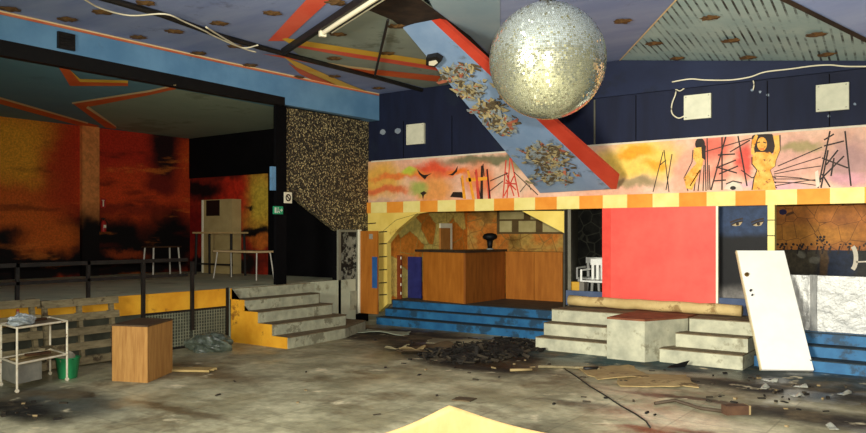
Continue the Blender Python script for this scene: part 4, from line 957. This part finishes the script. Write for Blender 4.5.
mb = MB(); mb.prism([p+Vector((0, 0, .345)) for p in (A_, B_, C_, D_)], (0, 0, .012)); mb.build('shelf_board', CARD, t)
mb = MB(); h0, h1 = D_+(A_-D_)*.05, D_+(A_-D_)*.95; mb.prism([h0+Vector((0, 0, .1)), h1+Vector((0, 0, .1)), h1+Vector((0, 0, .34)), h0+Vector((0, 0, .34))], (B_-A_).normalized()*.4); mb.build('lower_tray', mat('grey_tin', rgb(118, 118, 108), rgb(140, 138, 124), .6), t)
# crumpled bag
def blob(c, rx, ry, rz, seed, amp=.3, nu=22, nv=12, yaw=0):
    rnd = random.Random(seed); mb = MB(); vs = []; ph = [(rnd.uniform(0, 6), rnd.uniform(1, 4), rnd.uniform(2, 6)) for _ in range(8)]
    for j in range(nv+1):
        th = PI*j/nv
        for i in range(nu):
            a = 2*PI*i/nu; d = Vector((math.sin(th)*math.cos(a), math.sin(th)*math.sin(a), math.cos(th)))
            k = 1+amp*sum(math.sin(f1*d.x*2+f2*d.y+p+f1*d.z*2) for p, f1, f2 in ph)/5 + rnd.uniform(-.06, .06)
            x, y = d.x*rx*k, d.y*ry*k
            vs.append(Vector(c)+Vector((x*math.cos(yaw)-y*math.sin(yaw), x*math.sin(yaw)+y*math.cos(yaw), max(-rz*.5, d.z*rz*k)+rz*.5)))
    fs = [(j*nu+i, j*nu+(i+1) % nu, (j+1)*nu+(i+1) % nu, (j+1)*nu+i) for j in range(nv) for i in range(nu)]
    return mb.add(vs, fs)
PLB = mat('clear_plastic', rgb(126, 136, 138), rgb(190, 198, 196), .25, 18, bmp=.5, spec=.6)
mid = A_+(B_-A_)*.22+(D_-A_)*.4+Vector((0, 0, TZt+.004))
solo(blob(mid, .2, .1, .09, 3, .35, yaw=math.atan2((B_-A_).y, (B_-A_).x)), 'plastic_bag', PLB, 'crumpled clear plastic bag lying on top of the white trolley', 'bag', smooth=False)
mb = MB(); p = A_+(B_-A_)*.62+(D_-A_)*.7+Vector((0, 0, TZt)); ux = (B_-A_).normalized()
solo(MB().obox(p+Vector((0, 0, .02)), ux*.14, Vector((-ux.y, ux.x, 0))*.03, Vector((0, 0, .015))), 'wood_offcut', DARKW, 'small dark wooden offcut lying on the trolley top behind the bag', 'wood')
p = A_+(B_-A_)*.3+(D_-A_)*.6+Vector((0, 0, TZt)); 
t = thing('spray_can', 'small red topped can standing behind the plastic bag on the trolley', 'can', A_+(B_-A_)*.28+(D_-A_)*.85+Vector((0, 0, TZt)))
q_ = t.location.copy(); MB().lathe(q_, [(.022, 0), (.022, .13), (.015, .15)], 12).build('body', mat('can_grey', rgb(130, 110, 96), None, .4), t); MB().lathe(q_+Vector((0, 0, .15)), [(.016, 0), (.016, .03)], 10).build('cap', mat('cap_red', rgb(150, 60, 40), None), t)
for i, (u, v, l, yawd, label) in enumerate(((.3, .5, .3, 8, 'long pale wood offcut on the trolley shelf'), (.5, .3, .22, -14, 'darker wood offcut at the front of the trolley shelf'), (.75, .55, .2, 25, 'short wood offcut at the right end of the trolley shelf'))):
    p = A_+(B_-A_)*u+(D_-A_)*v+Vector((0, 0, .36+.022+.03*i)); a = math.atan2(ux.y, ux.x)+math.radians(yawd); ud = Vector((math.cos(a), math.sin(a), 0))
    solo(MB().obox(p, ud*l*.7, Vector((-ud.y, ud.x, 0))*.045, Vector((0, 0, .014))), 'wood_offcut', (CARD, DARKW, WEATH)[i], label, 'wood', 'wood offcuts on the trolley')
# bucket
bp = onZ(63, 380, 0); 
bp += Vector((-.1, .12, 0))
GRN = mat('bucket_green', rgb(36, 128, 76), rgb(48, 148, 90), .4, 4)
t = thing('bucket', 'green plastic bucket on the floor beside the white trolley', 'bucket', bp)
mb = MB(); mb.lathe(bp, [(.115, 0), (.12, .01), (.155, .27), (.163, .275), (.163, .29), (.15, .29), (.145, .27), (.11, .02)], 24); mb.build('body', GRN, t, smooth=True)
MB().tube([bp+Vector((.16*math.cos(a), .16*math.sin(a)*.3-.02, .28-.1*math.sin(a)*.0-.05*abs(math.sin(a)))) for a in [PI*i/10 for i in range(11)]], .005, 6).build('handle', STEEL, t)
solo(blob(bp+Vector((0, 0, .215)), .11, .11, .1, 9, .4), 'rag', mat('grey_rag', rgb(130, 126, 108), rgb(160, 154, 132), .9), 'grey rag hanging over the rim of the green bucket', 'rag')
# brown box
q0 = onZ(147.5, 383, 0); q1 = onZ(112, 381, 0); q2 = onZ(172.5, 372, 0); q3 = q1+(q2-q0)
t = thing('brown_box', 'brown wooden box with a dark top standing on the floor before the stage', 'box', (q0+q3)/2)
H = .765
cc = (q0+q3)/2
MB().prism([q0, q1, q3, q2], (0, 0, H-.02)).build('body', BOXWOOD, t)
MB().prism([Vector((0, 0, H-.02))+cc+(p-cc)*1.015 for p in (q0, q1, q3, q2)], (0, 0, .02)).build('lid', mat('box_top_dark', rgb(72, 56, 40), rgb(92, 74, 52), .6), t)
# tarp heap
hp = onZ(206, 353, 0)
TARP = mat('tarp', rgb(66, 76, 66), rgb(118, 128, 112), .35, 9, bmp=.6, spec=.5)
solo(blob(hp+Vector((-.15, .2, 0)), .36, .3, .2, 21, .3, 40, 20, yaw=.9), 'plastic_heap', TARP, 'crumpled grey-green plastic sheet heaped against the wire mesh by the stairs', 'plastic sheet', smooth=False)
# foreground plywood sheet with a lifted corner
pa = onZ(449, 405.5, .42); d_ = pa
PL = []
le_ = onZ(395, 432, .18); re_ = onZ(540, 433, .16)
n = 14; vs = []
e1 = (le_-pa)*1.9; e2 = (re_-pa)*1.6
for j in range(n+1):
    for i in range(n+1):
        u, v = i/n, j/n; p = pa+e1*u+e2*v
        r2 = (u+v)
        z = .42*max(0, 1-.62*(u+v))**1.4 + .012
        z = .012+.41*math.exp(-((u*1.25)**1.15+(v*1.25)**1.15)*1.25)
        vs.append(Vector((p.x, p.y, z)))
mb = MB(); fs = [(j*(n+1)+i, j*(n+1)+i+1, (j+1)*(n+1)+i+1, (j+1)*(n+1)+i) for j in range(n) for i in range(n)]
mb.add(vs, fs); o = solo(mb, 'plywood_sheet', PLY, 'pale yellow warped plywood sheet in the foreground with its far corner lifted', 'sheet', smooth=True)
md = o.modifiers.new('thick', 'SOLIDIFY'); md.thickness = .008; md.offset = -1

# ------------------------------------------------------------------ rubbish on the floor
def sheet(px, py, lx, ly, yaw, name, label, m_, cat, h=.012, warp=.03, seed=1, wid=1):
    rnd = random.Random(seed); c = onZ(px, py, 0); n = 6; vs = []
    ca, sa = math.cos(yaw), math.sin(yaw); ph = rnd.uniform(0, 6)
    for k in (0, 1):
        for j in range(n+1):
            for i in range(n+1):
                u, v = (i/n-.5)*2, (j/n-.5)*2; jag = 1+(rnd.uniform(-.12, .06) if (i in (0, n) or j in (0, n)) and k == 0 else 0)
                if k == 0: x, y = u*lx*jag, v*ly*jag; z = h*.3+max(0, warp*(math.sin(2*u+ph)*math.cos(1.5*v+ph)+.3*u*v)); vs.append(Vector((c.x+x*ca-y*sa, c.y+x*sa+y*ca, z+h)))
                else: q = vs[j*(n+1)+i]; vs.append(q-Vector((0, 0, h)))
    M = (n+1)**2
    fs = [(j*(n+1)+i, j*(n+1)+i+1, (j+1)*(n+1)+i+1, (j+1)*(n+1)+i) for j in range(n) for i in range(n)]
    fs += [(M+a, M+d, M+c2, M+b2) for (a, b2, c2, d) in fs[:n*n]]
    per = [i for i in range(n)]+[i*(n+1)+n for i in range(n)]+[n*(n+1)+n-i for i in range(n)]+[(n-i)*(n+1) for i in range(n)]
    fs += [(per[k], per[(k+1) % len(per)], M+per[(k+1) % len(per)], M+per[k]) for k in range(len(per))]
    mb = MB().add(vs, fs); return solo(mb, name, m_, label, cat)
DKCARD = mat('wet_cardboard', rgb(66, 54, 38), rgb(92, 76, 52), .8, 4)
sheet(614, 373, .42, .5, .75, 'cardboard_sheet', 'flattened brown cardboard sheet on the floor in front of the plinth', CARD, 'cardboard', seed=3)
sheet(655, 381, .5, .45, .5, 'cardboard_sheet', 'wet brown cardboard sheet beside the flattened sheet before the right steps', CARD, 'cardboard', seed=5)
sheet(185, 371, .42, .13, .55, 'wood_board', 'flat worn board lying on the floor beside the brown box', mat('worn_board', rgb(150, 128, 78), rgb(176, 152, 98), .8, 5), 'board', h=.03, warp=.0, seed=7)
sheet(384, 333, .55, .25, .2, 'plaster_sheet', 'pale grey-green plaster sheet on the floor before the blue bar steps', mat('plaster', rgb(126, 134, 116), rgb(150, 156, 134), .8, 4), 'plaster', seed=8, warp=.05)
sheet(426, 350, .5, .35, .9, 'cardboard_sheet', 'dark folded cardboard piece at the left end of the rubble heap', DKCARD, 'cardboard', seed=9, warp=.1)
sheet(455, 342, .5, .3, .4, 'plaster_sheet', 'grey board lying behind the dark rubble heap', mat('board_grey', rgb(110, 104, 82), rgb(134, 126, 100), .8, 4), 'plaster', seed=10, warp=.06)
sheet(520, 344, .7, .3, .3, 'plaster_sheet', 'pale dusty sheet behind the rubble heap, near the left concrete steps', mat('dusty', rgb(124, 116, 94), rgb(150, 140, 114), .8, 4), 'plaster', seed=12, warp=.05)
sheet(464, 400, .12, .1, .2, 'tile_fragment', 'small dark tile fragment lying just beyond the plywood sheet', DKCARD, 'tile', seed=13, warp=0)
sheet(397, 349, .2, .1, .2, 'paper_scrap', 'crumpled pale scrap at the left end of the rubble', mat('scrap_pale', rgb(120, 112, 84), rgb(140, 130, 98), .8), 'scrap', seed=15, warp=.07)
sheet(412, 350, .22, .08, .6, 'paper_scrap', 'long pale splinter of board between scrap and rubble heap', mat('scrap_tan', rgb(128, 110, 74), None, .8), 'scrap', seed=16, warp=.06)
# rubble heap
mb = MB(); rnd = random.Random(4)
RM = [mat('soot', rgb(20, 18, 15), rgb(34, 30, 24), .85, 9), mat('ash', rgb(44, 38, 29), rgb(66, 58, 44), .9, 9), mat('splinter', rgb(120, 104, 72), rgb(150, 130, 92), .85, 9)]
irr = [1+.22*math.sin(3*a_+1)+.15*math.sin(5*a_+2)+.1*math.sin(9*a_) for a_ in [2*PI*k/24 for k in range(24)]]
hc = onZ(485, 352, 0)
for i in range(620):
    a = rnd.uniform(0, 2*PI); rr = rnd.random()**.7; 
    px = 484+rr*math.cos(a)*60+rnd.gauss(0, 4); py = 352+rr*math.sin(a)*11-rr*math.cos(a)*5+rnd.gauss(0, 1.2)
    p = onZ(px, py, 0); hz = .05*max(0, 1-rr*rr)*rnd.random()
    u = Vector((rnd.gauss(0, 1), rnd.gauss(0, 1), rnd.gauss(0, .12))).normalized(); w = u.cross(Vector((rnd.gauss(0, .5), rnd.gauss(0, .5), 1))).normalized(); nn = u.cross(w).normalized()
    l = rnd.uniform(.03, .11); k = rnd.uniform(.006, .03); th = rnd.uniform(.004, .014)
    lz_ = abs(u.z)*l+abs(w.z)*k+th
    mb.obox(p+Vector((0, 0, hz+lz_)), u*l, w*k, nn*th, rnd.choice((0, 0, 0, 0, 0, 1, 1, 1) if rr > .6 else (0, 0, 0, 0, 0, 1)))
vs = []; n = 24
for j in range(9):
    r = j/8
    for i in range(n):
        a = 2*PI*i/n; p = onZ(486+r*irr[i]*math.cos(a)*46, 352+r*irr[i]*(math.sin(a)*8-math.cos(a)*3.5), 0); vs.append(p+Vector((0, 0, .08*(1-r*r)*(1+.5*rnd.uniform(-1, 1))+.004)))
mb.add(vs, [(j*n+i, j*n+(i+1) % n, (j+1)*n+(i+1) % n, (j+1)*n+i) for j in range(8) for i in range(n)], 0)
o = solo(mb, 'rubble_heap', RM, 'low heap of dark burnt rubble on the floor before the bar steps', 'rubble', fix=False); o['kind'] = 'stuff'
mb = MB(); rnd = random.Random(11)
for i in range(170):
    px, py = rnd.choice((( rnd.gauss(390, 28), rnd.gauss(338, 7)), (rnd.gauss(790, 45), rnd.gauss(390, 12)), (rnd.gauss(690, 60), rnd.gauss(388, 14)), (rnd.uniform(200, 860), rnd.uniform(355, 430)), (rnd.gauss(20, 30), rnd.gauss(400, 10)), (rnd.gauss(500, 50), rnd.gauss(362, 7))))
    if py < 330: continue
    p = onZ(px, py, 0)
    if p.y > 11.3 or p.x < -9.3: continue
    u = Vector((rnd.gauss(0, 1), rnd.gauss(0, 1), 0)).normalized(); w = Vector((-u.y, u.x, 0)); l = rnd.uniform(.01, .05); k = rnd.uniform(.006, .02); th = rnd.uniform(.004, .012)
    mb.obox(p+Vector((0, 0, th)), u*l, w*k, Vector((0, 0, th)), rnd.choice((0, 0, 0, 1, 1, 2)))
o = solo(mb, 'floor_debris', RM, 'scattered small splinters and crumbs over the dance floor', 'debris', fix=False); o['kind'] = 'stuff'
# sticks, cable, block, flap, plastic
def stick(pts, r, m_, name, label, cat):
    P_ = [onZ(x, y, 0)+Vector((0, 0, r)) for x, y in pts]; return solo(MB().tube(P_, r, 8), name, m_, label, cat, smooth=True)
stick([(538, 368), (560, 368.5), (584, 369.5), (600, 370.5)], .022, WEATH, 'wooden_lath', 'long thin wooden lath on the floor between rubble and cardboard', 'lath')
stick([(510, 371.5), (532, 371)], .02, mat('lath_pale', rgb(160, 140, 96), None, .8), 'wooden_lath', 'short pale lath on the floor at the right end of the rubble', 'lath')
stick([(584, 370.8), (598, 370.2)], .03, STEEL, 'pipe_piece', 'short black pipe piece at the right end of the long lath', 'pipe')
stick([(564, 369), (575, 376), (590, 387), (605, 396), (620, 406), (636, 415), (646, 422), (650, 428)], .009, STEEL, 'black_cable', 'thin black cable running diagonally over the floor', 'cable')
stick([(655, 405), (675, 402), (700, 410), (722, 413)], .02, mat('cable_brown', rgb(70, 58, 44), None, .7), 'brown_strip', 'dark brown strip on the floor left of the dark brick', 'strip')
bq = onZ(735, 414, 0); t = thing('brick', 'dark brown brick with a pale end lying on the wet floor', 'brick', bq)
yw = .75; u = Vector((math.cos(yw), math.sin(yw), 0)); w = Vector((-u.y, u.x, 0))
MB().obox(bq+Vector((0, 0, .05)), u*.13, w*.06, Vector((0, 0, .05))).build('body', mat('brick_dark', rgb(72, 50, 36), rgb(92, 66, 46), .8), t); MB().obox(bq+u*.142+Vector((0, 0, .05)), u*.011, w*.06, Vector((0, 0, .05))).build('end', mat('brick_end', rgb(150, 130, 90), None, .8), t)
fp = onZ(676, 367, 0); a = onZ(667, 368, 0); b_ = onZ(685, 367, 0); c_ = Vector(((a+b_)/2)+Vector((.08, .08, .08)))
mb = MB(); mb.add([a, b_, b_+Vector((.04, .1, .09)), c_, a+Vector((0, .1, .02))], [(0, 1, 2, 3, 4)]); o = solo(mb, 'rubber_flap', BLACK, 'black rubber flap curling up at the foot of the right concrete steps', 'flap'); md = o.modifiers.new('thick', 'SOLIDIFY'); md.thickness = .012
WP = mat('wet_plastic', rgb(120, 122, 112), rgb(156, 156, 142), .2, 10, bmp=.4, spec=.6)
for i, (x, y, l) in enumerate(((770, 381, 'small pale plastic scrap on the wet floor under the leaning door'), (800, 387, 'pale plastic scrap in the middle of the wet floor'), (797, 396, 'larger torn plastic scrap nearest the viewer on the wet floor'), (845, 394, 'plastic scrap on the wet floor near the right edge'), (765, 388, 'thin strip of plastic on the wet floor left of the other scraps'), (832, 428, 'pale scrap on the wet floor in the bottom right corner'))):
    sheet(x, y, .1-.015*(i % 3), .045, .4*i, 'plastic_scrap', l, WP, 'scrap', h=.006, warp=.04, seed=30+i)

# ------------------------------------------------------------------ light, world, camera
w = bpy.data.worlds.new('world'); S.world = w; w.use_nodes = True
bg = w.node_tree.nodes['Background']; bg.inputs[0].default_value = rgb(230, 226, 190); bg.inputs[1].default_value = .16
def light(name, kind, loc, e, col, **kw):
    l = bpy.data.lights.new(name, kind); l.energy = e; l.color = col
    for k, v in kw.items(): setattr(l, k, v)
    o = bpy.data.objects.new(name, l); COL.objects.link(o); o.location = loc; return o
fl_ = light('camera_flash', 'SPOT', CAM+RT*.08+Vector((0, 0, .16))+FW*.1, 2700, (1, .96, .85), spot_size=math.radians(118), spot_blend=.9, shadow_soft_size=.04)
tgt = CAM + ray(610, 200)*10; dv = tgt-fl_.location; fl_.rotation_euler = dv.to_track_quat('-Z', 'Y').to_euler()
ar = light('entrance_daylight', 'AREA', (-4.6, -3.4, 2.7), 1150, (1, .96, .84), shape='RECTANGLE', size=3.2, size_y=1.6, spread=math.radians(130))
ar.rotation_euler = Vector((.42, 1, .0)).to_track_quat('-Z', 'Y').to_euler()
cam = bpy.data.cameras.new('camera'); co = bpy.data.objects.new('camera', cam); COL.objects.link(co)
co.location = CAM; co.rotation_euler = (PI/2, 0, YAW); cam.sensor_width = 36; cam.lens = FPX/866*36; cam.shift_y = (HY-216.5)/866
cam.clip_end = 100; S.camera = co
S.view_settings.view_transform = 'Standard'; S.view_settings.look = 'None'; S.view_settings.exposure = .15; S.view_settings.gamma = 1
for o in bpy.data.objects:
    if '_o' in o: del o['_o']
